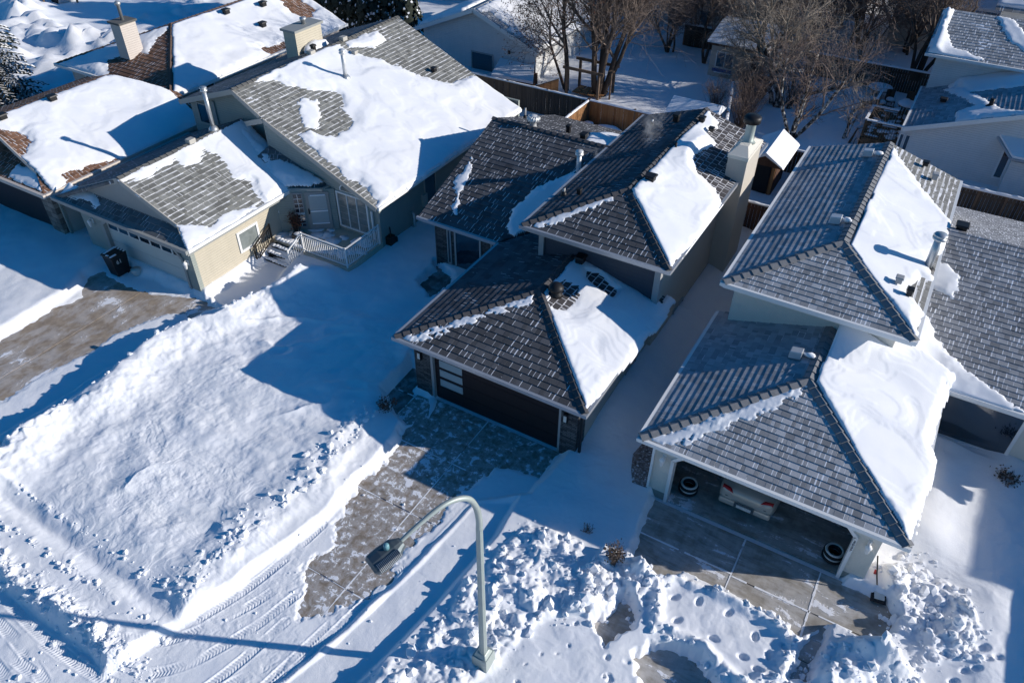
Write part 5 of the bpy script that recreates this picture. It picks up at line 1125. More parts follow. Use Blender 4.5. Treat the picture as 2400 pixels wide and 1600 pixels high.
def far_house(label, x0, x1, y0, y1, ze, axis, wallm, roofm, seed, sl=.4, full=True, name='house'):
    h = thing(name, label, 'house', ((x0 + x1) / 2, (y0 + y1) / 2, 0), 'houses beyond the back fence')
    wall(h, wallm, (x0 + .4, x1 - .4, y0 + .4, y1 - .4, -.3, ze))
    if axis == 'x':   # ridge along x
        ym = (y0 + y1) / 2; pf, pb = Plane('F', y0, ze, sl), Plane('B', y1, ze, sl); top = float(pf.f(0, ym))
        s1 = pf.slope(h, roofm, [(x0, y0), (x1, y0), (x1, ym), (x0, ym)]); pb.slope(h, roofm, [(x0, ym), (x1, ym), (x1, y1), (x0, y1)])
        snow_sheet(s1, pf, [[(x0 - .1, y0 - .1), (x1 + .1, y0 - .1), (x1 + .1, ym), (x0 - .1, ym)]], [(x0, y0 + .02), (x1, y0 + .02), (x1, ym), (x0, ym)], T=.2, seed=seed, res=.2, ripple=.02)
        for x in (x0 + .4, x1 - .52): MB().prism([(x, y0 + .4, ze), (x, y1 - .4, ze), (x, ym, top - .2)], (.12, 0, 0)).build('wall', M[wallm], h)
    else:
        xm = (x0 + x1) / 2; pr_, pl_ = Plane('R', x1, ze, sl), Plane('L', x0, ze, sl); top = float(pr_.f(xm, 0))
        s1 = pr_.slope(h, roofm, [(x1, y0), (x1, y1), (xm, y1), (xm, y0)]); s2 = pl_.slope(h, roofm, [(x0, y0), (xm, y0), (xm, y1), (x0, y1)])
        snow_sheet(s1, pr_, [[(xm, y0 - .1), (x1 + .1, y0 - .1), (x1 + .1, y1 + .1), (xm, y1 + .1)]], [(xm, y0 + .02), (x1 - .02, y0 + .02), (x1 - .02, y1), (xm, y1)], T=.2, seed=seed, res=.2, ripple=.02)
        snow_sheet(s2, pl_, [[(xm, y0 - .1), (x0 - .1, y0 - .1), (x0 - .1, y1 + .1), (xm, y1 + .1)]], [(xm, y0 + .02), (x0 + .02, y0 + .02), (x0 + .02, y1), (xm, y1)], T=.2, seed=seed + 1, res=.2, ripple=.02)
        MB().prism([(x0 + .4, y0 + .4, ze), (x1 - .4, y0 + .4, ze), (xm, y0 + .4, top - .2)], (0, .12, 0)).build('wall', M[wallm], h)
    return h
h = far_house('white house with a snowy gable roof behind the pale shed and thicket', -21.2, -15.0, 57.5, 66, 2.2, 'y', 'sideW', 'rW', 121)
win_y(h, 57.9, -20.2, -19.7, .6, 1.9, .07); win_y(h, 57.9, -17.6, -16.9, .7, 1.7, .07)
h = far_house('tan stucco house with one dark window behind the upper white house', -5.5, 1.6, 61.5, 70, 3.4, 'x', 'osb', 'rW', 123); win_y(h, 61.9, -.4, .5, 1.7, 2.7, .07, 'trimM')
h = far_house('white chimney-like dormer house in shade at the top corner beyond the white house', .8, 8, 58.5, 66, 4.6, 'x', 'sideW', 'rW', 125)
h = far_house('house with a blue shaded snow roof behind the dark evergreens', -40.5, -32.5, 55, 66, 2.2, 'y', 'sideB', 'rW', 127)
h = far_house('tan house largely hidden by the tall multi-stemmed tree', -33, -24, 58, 67, 2.4, 'x', 'osb', 'rW', 129); win_y(h, 58.4, -29, -28, .7, 1.8, .07)
h = far_house('grey house behind the brown twig thicket at the top of the view', -13.5, -7.5, 68, 76, 2.6, 'x', 'sideB', 'rW', 131); win_y(h, 68.4, -11, -10, .9, 1.9, .07)
h = thing('house', 'neighbouring house off to the right with a snowy hip roof', 'house', (17, 26, 0), 'snow covered houses on the street')
wall(h, 'sideB', (11.7, 19.2, 17.0, 24, -.2, 2.45), (15.8, 21.5, 22.2, 34, -.2, 4.5))
for e0, e1, yf, yb, ze in ((11.3, 19.6, 16.5, 24.5, 2.6), (15.4, 21.9, 21.7, 34.4, 4.65)):
    xm = (e0 + e1) / 2; hw = (e1 - e0) / 2
    for k, e, pts in (('L', e0, [(e0, yf), (xm, yf + hw), (xm, yb), (e0, yb)]), ('R', e1, [(e1, yf), (xm, yf + hw), (xm, yb), (e1, yb)]), ('F', yf, [(e0, yf), (e1, yf), (xm, yf + hw)])):
        Plane(k, e, ze, .32).slope(h, 'rW', pts)
# ================================================================== fences
def fence(label, p, q, mat, h=1.75, z=.0, snow=.09, step=2.4, group=None, postmat='wood', cap=True):
    p = Vector((*p, z)); q = Vector((*q, z)); c = (p + q) / 2
    t = thing('fence', label, 'fence', tuple(c), group); d = (q - p); L = d.length; d.normalize(); s = Vector((-d.y, d.x, 0)); U = Vector((0, 0, 1))
    rr = random.Random(int(L * 100)); m = MB(); n = int(L / .15)
    for i in range(n):
        a = p + d * (L * i / n); b = p + d * (L * (i + .94) / n); hh = h + rr.uniform(-.012, .012); o = rr.uniform(-.008, .008)
        m.obox((a + b) / 2 + U * hh / 2 + s * o, b - a, s * .022, U * hh)
    m.build('boards', M[mat], t)
    m = MB()
    for zz in (.3, h - .25): m.bar(p + U * zz + s * .05, q + U * zz + s * .05, .045, .09)
    m.bar(p + U * (h + .01), q + U * (h + .01), .15, .035); m.build('rail', M[postmat], t)
    k = max(1, round(L / step))
    for i in range(k + 1):
        a = p + d * (L * i / k); MB().obox(a + U * (h + .12) / 2 + s * .02, d * .1, s * .1, U * (h + .12)).build('post', M[postmat], t)
    if snow:
        m = MB(); n = max(2, int(L / .22)); prof = [snow * (.55 + .45 * rr.random()) for _ in range(n + 1)]
        for i in range(n):
            a = p + d * (L * i / n); b = p + d * (L * (i + 1) / n); w0 = .08; z0 = h + .03
            A = [a - s * w0 + U * z0, a + s * w0 + U * z0, a + s * w0 * .7 + U * (z0 + prof[i] * .8), a + U * (z0 + prof[i]), a - s * w0 * .7 + U * (z0 + prof[i] * .8)]
            B = [b - s * w0 + U * z0, b + s * w0 + U * z0, b + s * w0 * .7 + U * (z0 + prof[i + 1] * .8), b + U * (z0 + prof[i + 1]), b - s * w0 * .7 + U * (z0 + prof[i + 1] * .8)]
            for j in range(5): m.face([A[j], A[(j + 1) % 5], B[(j + 1) % 5], B[j]], smooth=True)
        m.build('snow_cover', M['roofsnow'], t)
    return t
FG = 'wooden yard fences'
fence('weathered grey-brown board fence running from the sage house to the cedar corner', (-30.5, 38.25), (-17.32, 38.25), 'fenceG', 1.8, group=FG)
fence('orange cedar board fence behind the charcoal roofed house, sunlit inside', (-17.25, 38.25), (-9.0, 38.25), 'fenceC', 1.8, group=FG)
fence('short cedar board fence side turning towards the house, orange face in sun', (-17.3, 33.9), (-17.3, 38.1), 'fenceC', 1.8, group=FG)
fence('dark board fence at the far side of the shaded yard, below the bare trees', (-8.6, 52.9), (-1.2, 52.9), 'fenceD', 1.75, snow=.12, group=FG)
fence('dark fence below the white siding, with a thick snow cap and tall posts', (1.6, 38.35), (12, 38.35), 'fenceD', 1.75, snow=.16, step=1.15, group=FG)
fence('low dark rail fence with snow on top, beside the grey roof edge', (2.7, 36.6), (11, 36.6), 'fenceD', 1.1, snow=.12, group=FG)
fence('brown board gate between the beige chimney wall and the grey roof', (-6.3, 31.75), (-4.3, 31.75), 'shedw', 1.75, group=FG)
fence('side fence with a white snow cap running back along the grey roof eave', (-4.75, 32.0), (-4.75, 38.2), 'fenceD', 1.55, snow=.14, group=FG)
fence('short snow-capped fence behind the little brown shed', (-9.0, 38.4), (-4.8, 38.4), 'fenceD', 1.6, snow=.14, group=FG)
fence('dark board fence in shade behind the twig thicket', (-17.5, 54.2), (-14.3, 54.2), 'fenceD', 1.7, snow=.1, group=FG)
fence('weathered fence in the yard hidden among brown stems', (-9.6, 39.0), (-11.4, 46.0), 'fenceG', 1.5, snow=.08, group=FG)

# ================================================================== sheds and yard things
sh = thing('shed', 'half-sided tan shed with a double window and blue wrap under it', 'shed', (-12.3, 50.4, 0))
wall(sh, 'osb', (-14.0, -10.6, 49.3, 49.42, .1, 2.45), (-14.0, -13.9, 49.42, 51.8, .1, 2.45), (-10.7, -10.6, 49.42, 51.8, .1, 2.45))
MB().box(-14.0, -10.6, 49.35, 51.8, -.1, .1).build('base', M['shedw'], sh)
o = MB().prism([(-14.25, 49.0, 2.4), (-10.35, 49.0, 2.4), (-10.35, 52.1, 3.1), (-14.25, 52.1, 3.1)], (0, 0, .14)).build('roof', M['shedw'], sh)
MB().prism([(-14.27, 48.98, 2.55), (-10.33, 48.98, 2.55), (-10.33, 52.1, 3.25), (-14.27, 52.1, 3.25)], (0, 0, .09)).build('snow_cover', M['roofsnow'], o, bevel=.03)
win_y(sh, 49.3, -13.55, -12.5, 1.05, 1.95, .07, 'white', 'glass', 2); win_y(sh, 49.3, -11.2, -10.85, .85, 1.7, .05, 'osb')
MB().box(-13.75, -12.5, 49.27, 49.3, .72, .92).build('wrap_band', M['blue'], sh); text_mesh('100-07', .22, 'mark', (-12.95, 49.292, .5), (R(90), 0, 0), sh)
MB().box(-13.6, -12.4, 49.24, 49.3, .66, .72).build('sill_snow', M['snow'], sh)

sh = thing('shed', 'small white panelled shed with a low snow-white gable and framed end door', 'shed', (-11.6, 40.4, 0))
wall(sh, 'white', (-12.9, -10.55, 39.3, 41.3, -.1, 1.75))
MB().prism([(-13.1, 39.1, 1.75), (-13.1, 41.5, 1.75), (-13.1, 40.3, 2.3)], (2.75, 0, 0)).build('roof', M['roofsnow'], sh)
m = MB()
for y in (39.35, 40.0, 40.6, 41.25): m.bar((-10.52, y, 0), (-10.52, y, 1.75), .05, .05)
m.bar((-10.52, 39.35, 1.7), (-10.52, 41.25, 1.7), .05, .05); m.bar((-10.52, 39.35, .1), (-10.52, 40.0, 1.7), .04, .04); m.bar((-10.52, 39.3, 1.75), (-10.52, 40.3, 2.28), .05, .06); m.bar((-10.52, 41.3, 1.75), (-10.52, 40.3, 2.28), .05, .06)
m.build('door_frame', M['trimM'], sh)

sh = thing('shed', 'small dark brown garden shed with a thick white snow roof beside the beige chimney', 'shed', (-6.4, 36.7, 0))
wall(sh, 'shedw', (-7.1, -5.95, 35.6, 37.6, -.1, 2.05)); wall(sh, 'black', (-6.95, -6.2, 35.56, 35.6, .1, 1.85), name='door'); MB().box(-6.15, -5.98, 35.54, 35.6, 0, 2.0).build('corner_post', M['fenceC'], sh)
o = MB().prism([(-7.35, 35.0, 2.05), (-5.6, 35.0, 2.05), (-6.475, 35.0, 2.55)], (0, 2.9, 0)).build('roof', M['shedw'], sh)
MB().prism([(-5.52, 34.9, 2.1), (-5.6, 34.9, 2.2), (-6.475, 34.9, 2.75), (-7.35, 34.9, 2.2), (-7.42, 34.9, 2.1), (-6.475, 34.9, 2.58)], (0, 3.1, 0)).build('snow_cover', M['roofsnow'], o, bevel=.04)

dk = thing('deck', 'raised wooden deck with board railing beside the white sided house', 'deck', (-2.2, 46, 0))
m = MB()
for k in range(16): m.box(-3.3 + .15 * k, -3.3 + .15 * k + .13, 43.5, 48.6, .92, .98)
m.build('deck_floor', M['deckw'], dk)
m = MB()
for x in (-3.25, -1.1):
    for y in (43.55, 46., 48.5): m.box(x - .06, x + .06, y - .06, y + .06, -.1, .95)
m.box(-3.35, -.95, 43.42, 43.5, .0, .95); m.box(-3.38, -3.3, 43.42, 48.6, .0, .95); m.build('skirt', M['deckw'], dk)
for (p, q, n) in (((-3.3, 43.46, .98), (-1.0, 43.46, .98), 18), ((-3.34, 43.46, .98), (-3.34, 45.6, .98), 16), ((-3.3, 45.6, .98), (-2.0, 45.6, .98), 9), ((-3.34, 46.6, .98), (-3.34, 48.6, .98), 14)):
    m = MB(); railing(m, p, q, .9, n, .08); r_ = m.build('railing', M['deckw'], dk); m = MB(); m.bar(Vector(p) + Vector((0, 0, .96)), Vector(q) + Vector((0, 0, .96)), .13, .07); m.build('snow_cover', M['roofsnow'], r_)
m = MB(); rr = random.Random(2)
for k in range(40): m.blob((rr.uniform(-3.1, -1.3), rr.uniform(43.7, 48.4), .97), (rr.uniform(.15, .35), rr.uniform(.15, .35), .05), k, 8, 3)
tag(m.build('snow_cover', M['roofsnow'], dk), kind='stuff')

def cap_table(name, label, cat, x, y, r, h, z=0., group=None, mat='fenceD', legs=True):
    t = thing(name, label, cat, (x, y, z), group); MB().lathe((x, y, z + h), [(r * .97, -.05), (r, -.03), (r, 0)], 18).build('top', M[mat], t)
    if legs:
        for k in range(3): a = 2.1 * k + .3; MB().tube([(x + r * .7 * math.cos(a), y + r * .7 * math.sin(a), z - .05), (x + r * .6 * math.cos(a), y + r * .6 * math.sin(a), z + h - .04)], .035, 6).build('leg', M[mat], t)
    else: MB().lathe((x, y, z), [(r * .45, -.1), (r * .4, h - .05)], 12).build('pedestal', M[mat], t)
    MB().lathe((x, y, z + h), [(r * .99, 0), (r * 1.0, .04), (r * .9, .10), (r * .5, .13), (.01, .135)], 18).build('snow_cover', M['roofsnow'], t); return t
cap_table('garden_table', 'round garden table capped with smooth snow, by the dark far fence', 'table', -3.7, 51.3, .72, .72, .25)
cap_table('stump_stool', 'slim pedestal bird bath with a round snow cap, left of the wooden deck', 'bird bath', -4.2, 49.2, .36, .62, .25, legs=False)
cap_table('stump_stool', 'squat barrel planter with a sunlit snow cap near the deck', 'planter', -3.95, 50.1, .34, .4, .25, legs=False)
cap_table('garden_table', 'large snow laden table on the deck by the grey roof', 'table', -1.75, 47.4, .55, .72, .98)
def chair(label, x, y, z, rz):
    t = thing('garden_chair', label, 'chair', (x, y, z), 'garden chairs under snow'); c, s = math.cos(rz), math.sin(rz); W = lambda a, b, h: (x + a * c - b * s, y + a * s + b * c, z + h)
    m = MB(); m.obox(W(0, 0, .42), (.5 * c, .5 * s, 0), (-.5 * s, .5 * c, 0), (0, 0, .05)); m.build('seat', M['fenceD'], t)
    MB().obox(W(0, .25, .72), (.5 * c, .5 * s, 0), (-.05 * s, .05 * c, 0), (0, 0, .6)).build('backrest', M['fenceD'], t)
    for a, b in ((-.22, -.22), (.22, -.22), (-.22, .22), (.22, .22)): MB().tube([W(a, b, -.1), W(a, b, .42)], .025, 6).build('leg', M['fenceD'], t)
    MB().blob(W(0, -.02, .5), (.27, .25, .13), 3, 10, 5, .08).build('snow_cover', M['roofsnow'], t)
chair('snow filled garden chair between the round table and the deck', -2.9, 50.3, .25, .4); chair('snow filled garden chair nearest the white house wall', -2.0, 50.6, .25, -.5); chair('snow filled garden chair beside the barrel planter', -3.3, 49.6, .25, 1.7)
t = thing('patio_set', 'bulky patio sofa set buried in snow in the cedar fence corner', 'patio set', (-16.1, 37.0, 0))
for i, (x, y, w, d) in enumerate(((-16.9, 37.2, .7, 1.3), (-15.6, 37.5, 1.5, .7), (-15.2, 36.6, .7, .9))):
    o = MB().box(x - w / 2, x + w / 2, y - d / 2, y + d / 2, .1, .62).build('sofa_seat', M['black'], t, bevel=.05); MB().blob((x, y, .72), (w * .56, d * .56, .26), i, 12, 6, .07).build('snow_cover', M['roofsnow'], o)
pg = thing('pergola', 'weathered timber pergola frame standing under the leaning tree', 'pergola', (-19, 42, 0))
for x, y in ((-20.3, 41.4), (-18.2, 41.4), (-20.3, 43.2), (-18.0, 43.2)): MB().box(x - .07, x + .07, y - .07, y + .07, -.1, 2.1).build('post', M['wood'], pg)
m = MB(); m.bar((-20.6, 41.4, 2.1), (-17.9, 41.4, 2.1), .1, .16); m.bar((-20.6, 43.2, 2.1), (-17.7, 43.2, 2.1), .1, .16); m.build('beam', M['wood'], pg)
m = MB()
for k in range(4): m.box(-20.1 + .5 * k, -20.1 + .5 * k + .42, 41.8, 43.0, .5, .56)
m.build('bench_boards', M['fenceC'], pg)
tag(MB().prism([(-21.9, 40.2, .1), (-20.6, 40.9, .1), (-20.6, 40.9, 1.5), (-21.9, 40.2, 1.0)], (-.05, .1, 0)).build('board_panel', M['fenceC'], None, org=(-21.3, 40.5, 0)), 'sunlit leaning board panel behind the grey-brown fence', 'panel')
tag(MB().tube([(-17.75, 42.2, -.1), (-17.75, 42.2, 2.1)], .06, 8).box(-17.9, -17.6, 42.1, 42.3, 2.08, 2.14).build('bird_feeder_post', M['wood'], None, org=(-17.75, 42.2, 0)), 'thin wooden post with a small flat top beside the thick multi-stemmed trunk', 'post')
tag(MB().tube([(-3.55, 43.0, 0), (-3.55, 43.0, .85), (-3.5, 43.05, .98), (-3.4, 43.1, .95), (-3.38, 43.12, .8)], .02, 6).build('shepherd_hook', M['iron'], None, org=(-3.55, 43.0, 0)), 'bent black iron hook in the snow beside the deck', 'hook')
for i, (x, y) in enumerate(((-63.9, 36.1), (-62.4, 37.9))):
    tag(MB().box(x - .06, x + .06, y - .06, y + .06, .2, 1.15).box(x - .08, x + .08, y - .08, y + .08, 1.15, 1.19).build('marker_post', M['wood'], None, org=(x, y, 0)), ('short wooden marker post left of the snow-topped barrel', 'short wooden marker post right of the snow-topped barrel')[i], 'post', 'marker posts in the field')
t = thing('culvert_pipe', 'dark open pipe end under a round snow cap in the open field', 'pipe', (-63.4, 37.0, 0))
MB().tube([(-63.4, 36.7, .75), (-63.4, 38.2, .7)], .55, 16).build('pipe', M['galv'], t); MB().tube([(-63.4, 36.66, .75), (-63.4, 36.68, .75)], .46, 16).build('opening', M['black'], t); MB().blob((-63.4, 37.4, 1.1), (.7, .9, .4), 2, 12, 6, .08).build('snow_cover', M['roofsnow'], t)

# ================================================================== street lamp
lp = thing('street_lamp', 'tall grey street lamp with a curved arm and square cobra head', 'street lamp', (-5.37, 8.0, 0))
m = MB().tube([(-5.37, 8.0, .6), (-5.37, 8.0, 3), (-5.37, 8.0, 5.9)], [.105, .09, .075], 8, True, False); m.build('pole', M['lamp'], lp)
m = MB().obox((-5.37, 8.0, .45), (.46, 0, 0), (0, .46, 0), (0, 0, .8), .9).obox((-5.37, 8.0, .9), (.36, 0, 0), (0, .36, 0), (0, 0, .12), .6); m.build('base', M['lamp'], lp, bevel=.02)
dv = Vector((-.77, -1.95, 0)).normalized()
AR = [(0, 5.85), (.0, 6.2), (.06, 6.6), (.2, 6.95), (.42, 7.15), (.7, 7.24), (1.0, 7.22), (1.4, 7.1), (1.7, 6.98), (1.85, 6.9)]
AR = smooth_line(AR, 5)
MB().tube([(-5.37 + dv.x * a, 8.0 + dv.y * a, z) for a, z in AR], [.075 - .035 * i / len(AR) for i in range(len(AR))], 10).build('arm', M['lamp'], lp)
hd = Vector((dv.x, dv.y, -.24)).normalized(); sd_ = Vector((-dv.y, dv.x, 0)); up = sd_.cross(hd); up = up if up.z > 0 else -up
hc = Vector((-5.37 + dv.x * 2.1, 8.0 + dv.y * 2.1, 6.83))
m = MB()
prof = [(-.36, .10, .07), (-.3, .13, .10), (-.18, .21, .13), (.1, .23, .15), (.3, .22, .13), (.36, .17, .06)]
rings = []
for a, w, h in prof:
    rings.append([hc + hd * a + sd_ * (w * x) + up * (h * y) for x, y in ((-1, -.6), (1, -.6), (1.0, .25), (.72, .75), (.3, 1), (-.3, 1), (-.72, .75), (-1.0, .25))])
for i in range(len(rings) - 1):
    for j in range(8): m.face([rings[i][j], rings[i][(j + 1) % 8], rings[i + 1][(j + 1) % 8], rings[i + 1][j]])
m.face(rings[0][::-1]); m.face(rings[-1]); head = m.build('lamp_head', M['lamph'], lp, bevel=.01)
m = MB(); gs = -sd_ if sd_.x < 0 else sd_; gs = sd_ if sd_.x > 0 else -sd_
for k in range(16): c = hc + hd * (-.2 + .03 * k) + gs * .2 + up * .06; m.obox(c, hd * .012, gs * .12, up * .16)
m.build('cooling_fin', M['galv'], head)
o = MB().lathe(tuple(hc + up * .13 - hd * .06), [(.055, 0), (.055, .1), (.045, .13), (.01, .14)], 12).build('photocell', M['photocell'], head)
# stacked base box snow collar is part of the ground

# ================================================================== cars and clutter
def superq(u, p=2.6): return math.copysign(abs(u) ** (2 / p), u)
CY = -.32
car = thing('parked_car', 'champagne sedan parked nose-in inside the open garage', 'car', (-1.2, 18.7, 0))
m = MB(); secs = []
# y along the length from the tail, (half width, roofline z, belt z, sill z)
for y, w, zt, zl in ((16.32, .62, .80, .46), (16.36, .76, .90, .34), (16.48, .84, .98, .27), (16.9, .88, 1.02, .24), (17.25, .89, 1.06, .22), (17.9, .90, 1.36, .2), (18.6, .90, 1.44, .2), (19.4, .90, 1.40, .2), (20.0, .89, 1.06, .2), (20.6, .87, .98, .22), (20.95, .78, .86, .28), (21.1, .6, .72, .36)):
    belt = min(zt, .98); ring = [(-w * .92, zl), (w * .92, zl), (w, zl + .2), (w, belt * .78), (w * .95, belt), (w * (.74 if zt > 1.1 else .8), zt - .02), (w * .4, zt + .015), (-w * .4, zt + .015), (-w * (.74 if zt > 1.1 else .8), zt - .02), (-w * .95, belt), (-w, belt * .78), (-w, zl + .2)]
    secs.append([(-1.2 + a, y, b) for a, b in ring])
for i in range(len(secs) - 1):
    for j in range(12): m.face([secs[i][j], secs[i][(j + 1) % 12], secs[i + 1][(j + 1) % 12], secs[i + 1][j]], smooth=True)
m.face(secs[0][::-1], smooth=True); m.face(secs[-1], smooth=True); body = m.build('body', M['car'], car)
wd = body.modifiers.new('weld', 'WELD'); wd.merge_threshold = .002; sb = body.modifiers.new('subsurf', 'SUBSURF'); sb.levels = sb.render_levels = 2
MB().box(-1.98, -.42, 16.27, 16.5, .36, .60).build('bumper', M['car'], car, bevel=.06)
for s, x in ((-1, -1.86), (1, -.54)):
    o = MB().prism([(x - s * .38, 16.33, .72), (x + s * .10, 16.40, .68), (x + s * .10, 16.42, .97), (x - s * .14, 16.36, .98)], (0, .06, .01)).build('tail_light', M['red'], car, bevel=.012)
    MB().prism([(x - s * .27, 16.325, .74), (x - s * .06, 16.345, .73), (x - s * .06, 16.345, .84), (x - s * .2, 16.33, .85)], (0, .03, .0)).build('reverse_lens', M['clear'], o)
    for yy in (17.15, 20.15):
        w_ = MB().tube([(x + s * .02, yy, .31), (x + s * .18, yy, .31)], .31, 18).build('wheel', M['tyre'], car); MB().tube([(x + s * .17, yy, .31), (x + s * .19, yy, .31)], .2, 14).build('rim', M['galv'], w_)
MB().box(-1.42, -.98, 16.235, 16.26, .44, .56).build('licence_plate', M['plate'], car); MB().box(-1.5, -.9, 16.255, 16.27, .42, .62).build('plate_recess', M['lamph'], car)
MB().prism([(-1.75, 17.2, 1.03), (-.65, 17.2, 1.03), (-.78, 17.85, 1.34), (-1.62, 17.85, 1.34)], (0, -.01, .03)).build('rear_window', M['glass'], car)
MB().box(-1.82, -.58, 16.33, 16.37, .665, .70).build('trim_strip', M['lamph'], car); MB().lathe((-1.2, 16.4, .88), [(.045, 0), (.04, .02)], 10).build('badge', M['galv'], car)
car.location.y += CY
def tyre(label, x, y, z, tilt, stackn=1):
    t = thing('spare_tyre', label, 'tyre', (x, y, z), 'tyres inside the open garage')
    for k in range(stackn):
        pts = []; R_ = .22
        ax = Vector((math.sin(tilt), 0, math.cos(tilt))); a = ax.orthogonal().normalized(); b = ax.cross(a); c = Vector((x, y, z + .1 + .2 * k))
        m = MB(); m.tube([c + (a * math.cos(q) + b * math.sin(q)) * R_ for q in np.linspace(0, 2 * math.pi, 25)], .085, 10, False); o = m.build('tread' if k else 'tyre', M['tyre'] if k % 2 == 0 else M['tyre'], t)
        MB().tube([c + ax * .07 + (a * math.cos(q) + b * math.sin(q)) * (R_ + .01) for q in np.linspace(0, 2 * math.pi, 25)], .04, 6, False).build('sidewall', M['whitep'], t)
    return t
tyre('pair of stacked tyres with pale sidewalls inside the left garage jamb', -2.95, 16.15, .0, 0, 2); tyre('stacked tyres with pale sidewalls inside the garage jamb that carries the house number', 1.5, 15.95, .0, 0, 2)
sv = thing('snow_scoop', 'black ribbed snow scoop leaning on the cream garage pillar', 'snow shovel', (2.8, 15.4, 0))
MB().tube([(2.47, 15.6, 1.25), (2.66, 15.5, .6), (2.8, 15.42, .2)], .02, 8).build('handle', M['black'], sv)
m = MB()
for k in range(9):
    t0 = k / 9; c = Vector((2.78 + .16 * t0, 15.75 - .62 * t0, .3 - .2 * t0)); m.obox(c, (.26, .05, 0), (-.01, .075, .02), (0, 0, .02))
m.build('rib', M['whitep'], sv); MB().prism([(2.62, 15.8, .28), (2.95, 15.85, .3), (3.12, 15.1, .06), (2.72, 15.05, .05)], (0, 0, .02)).build('blade', M['black'], sv); MB().box(2.6, 2.68, 15.74, 15.84, .28, .42).build('grip', M['redp'], sv)
tag(MB().obox((-4.25, 15.2, .25), (.05, .3, 0), (-.08, .02, 0), (0, 0, .03)).obox((-4.12, 15.12, .22), (.04, .2, 0), (-.05, .01, 0), (0, 0, .03)).tube([(-4.22, 15.35, .27), (-4.02, 15.4, .3)], .03, 6).build('splash_block', M['black'], None, org=(-4.2, 15.2, .2)), 'black splash gutter piece lying at the foot of the cream pillar', 'gutter piece')
bn = thing('wheelie_bin', 'black wheeled bin with a snow-streaked lid before the pale garage door', 'bin', (-28.1, 14.9, 0))
MB().obox((-28.1, 14.95, .52), (.55, 0, 0), (0, .6, 0), (0, 0, .95), 1.22).build('bin_body', M['black'], bn, bevel=.03)
lid = MB().obox((-28.1, 14.93, 1.04), (.72, 0, 0), (0, .8, 0), (0, 0, .08), .9).build('lid', M['black'], bn, bevel=.03)
m = MB(); m.obox((-28.32, 14.95, 1.09), (.1, .04, 0), (-.05, .62, 0), (0, 0, .03)); m.obox((-27.82, 14.72, 1.09), (.09, 0, 0), (0, .3, 0), (0, 0, .03)); m.obox((-28.05, 14.62, 1.09), (.14, .02, 0), (0, .07, 0), (0, 0, .03))
for k in range(4): m.obox((-28.3 + .17 * k, 15.22, 1.09), (.07, 0, 0), (0, .08, 0), (0, 0, .03))
m.build('snow_cover', M['snow'], lid, bevel=.01)
MB().tube([(-28.36, 15.24, 1.0), (-27.84, 15.24, 1.0)], .025, 8).build('handle', M['black'], bn)
for x in (-28.38, -27.82): MB().tube([(x - .04, 15.2, .12), (x + .04, 15.2, .12)], .14, 14).build('wheel', M['tyre'], bn)
text_mesh('61', .26, 'whitep', (-27.765, 14.86, .74), (R(90), 0, R(90)), bn); 
tag(MB().lathe((-27.35, 15.2, .05), [(.16, 0), (.2, .26), (.21, .28), (.18, .29), (.14, .2), (.01, .2)], 16).build('plastic_pail', M['whitep'], None, org=(-27.35, 15.2, 0)), 'white pail half buried in snow beside the black bin', 'pail')

# plants: dry stalks and small shrubs
def shrub(name, label, x, y, h, r, n, mat, seed, group=None, leaf=0, z=None, leafmat='leafr'):
    rr = random.Random(seed); z = ground_at(x, y) if z is None else z; t = thing(name, label, 'shrub', (x, y, z), group); m = MB(); L = MB()
    for k in range(n):
        a = rr.uniform(0, 6.28); q = r * rr.uniform(.3, 1); b = (x + rr.gauss(0, r * .15), y + rr.gauss(0, r * .15), z - .05); e = Vector((x + q * math.cos(a), y + q * math.sin(a), z + h * rr.uniform(.55, 1)))
        c = (Vector(b) + e) / 2 + Vector((rr.gauss(0, .05), rr.gauss(0, .05), h * .1)); m.tube([b, c, e], [.014, .01, .006], 3, False)
        for _ in range(3):
            s = c.lerp(e, rr.random()); m.tube([s, s + Vector((rr.gauss(0, .12), rr.gauss(0, .12), rr.uniform(.02, .2))) * h], [.007, .004], 3, False)
        for _ in range(leaf):
            s = c.lerp(e, rr.random()) + Vector((rr.gauss(0, .07), rr.gauss(0, .07), rr.gauss(0, .07))); u = Vector((rr.gauss(0, 1), rr.gauss(0, 1), rr.gauss(0, 1))).normalized() * .045; v = u.orthogonal() * .8; L.face([s - u, s + v * .5, s + u, s - v * .5])
    m.build('stems', M[mat], t)
    if leaf: L.build('foliage', M[leafmat], t)
    return t
shrub('dry_shrub', 'low dry red-brown plant in snow beside the left garage corner slabs', -13.0, 13.95, .35, .4, 26, 'twigr', 1, leaf=5)
shrub('dry_shrub', 'dark shrub poking through the ploughed bank by the open garage drive', -3.75, 12.2, .75, .3, 30, 'twig', 2, leaf=6, leafmat='bark')
shrub('dry_shrub', 'small dry twigs in the blue shaded snow between the two drives', -4.9, 12.9, .2, .25, 16, 'twig', 3)
shrub('dry_shrub', 'dark dead shrub under the big picture window of the cream house', 5.5, 21.3, .35, .4, 40, 'twig', 4, leaf=6, leafmat='bark', z=.3)
shrub('dry_shrub', 'rust coloured leafy shrub between the snow-roofed brown shed and grey roof', -4.3, 36.3, 1.5, .8, 80, 'twigr', 5, leaf=12)
shrub('dry_shrub', 'dark evergreen clump against the ledgestone at the upper left edge', -36.6, 13.0, .35, .7, 40, 'twig', 6, leaf=6, leafmat='needle')
shrub('wreath_plant', 'snow dusted brown porch plant by the entry sidelight', -23.1, 20.55, 1.1, .28, 40, 'bark', 8, leaf=8, z=.6)
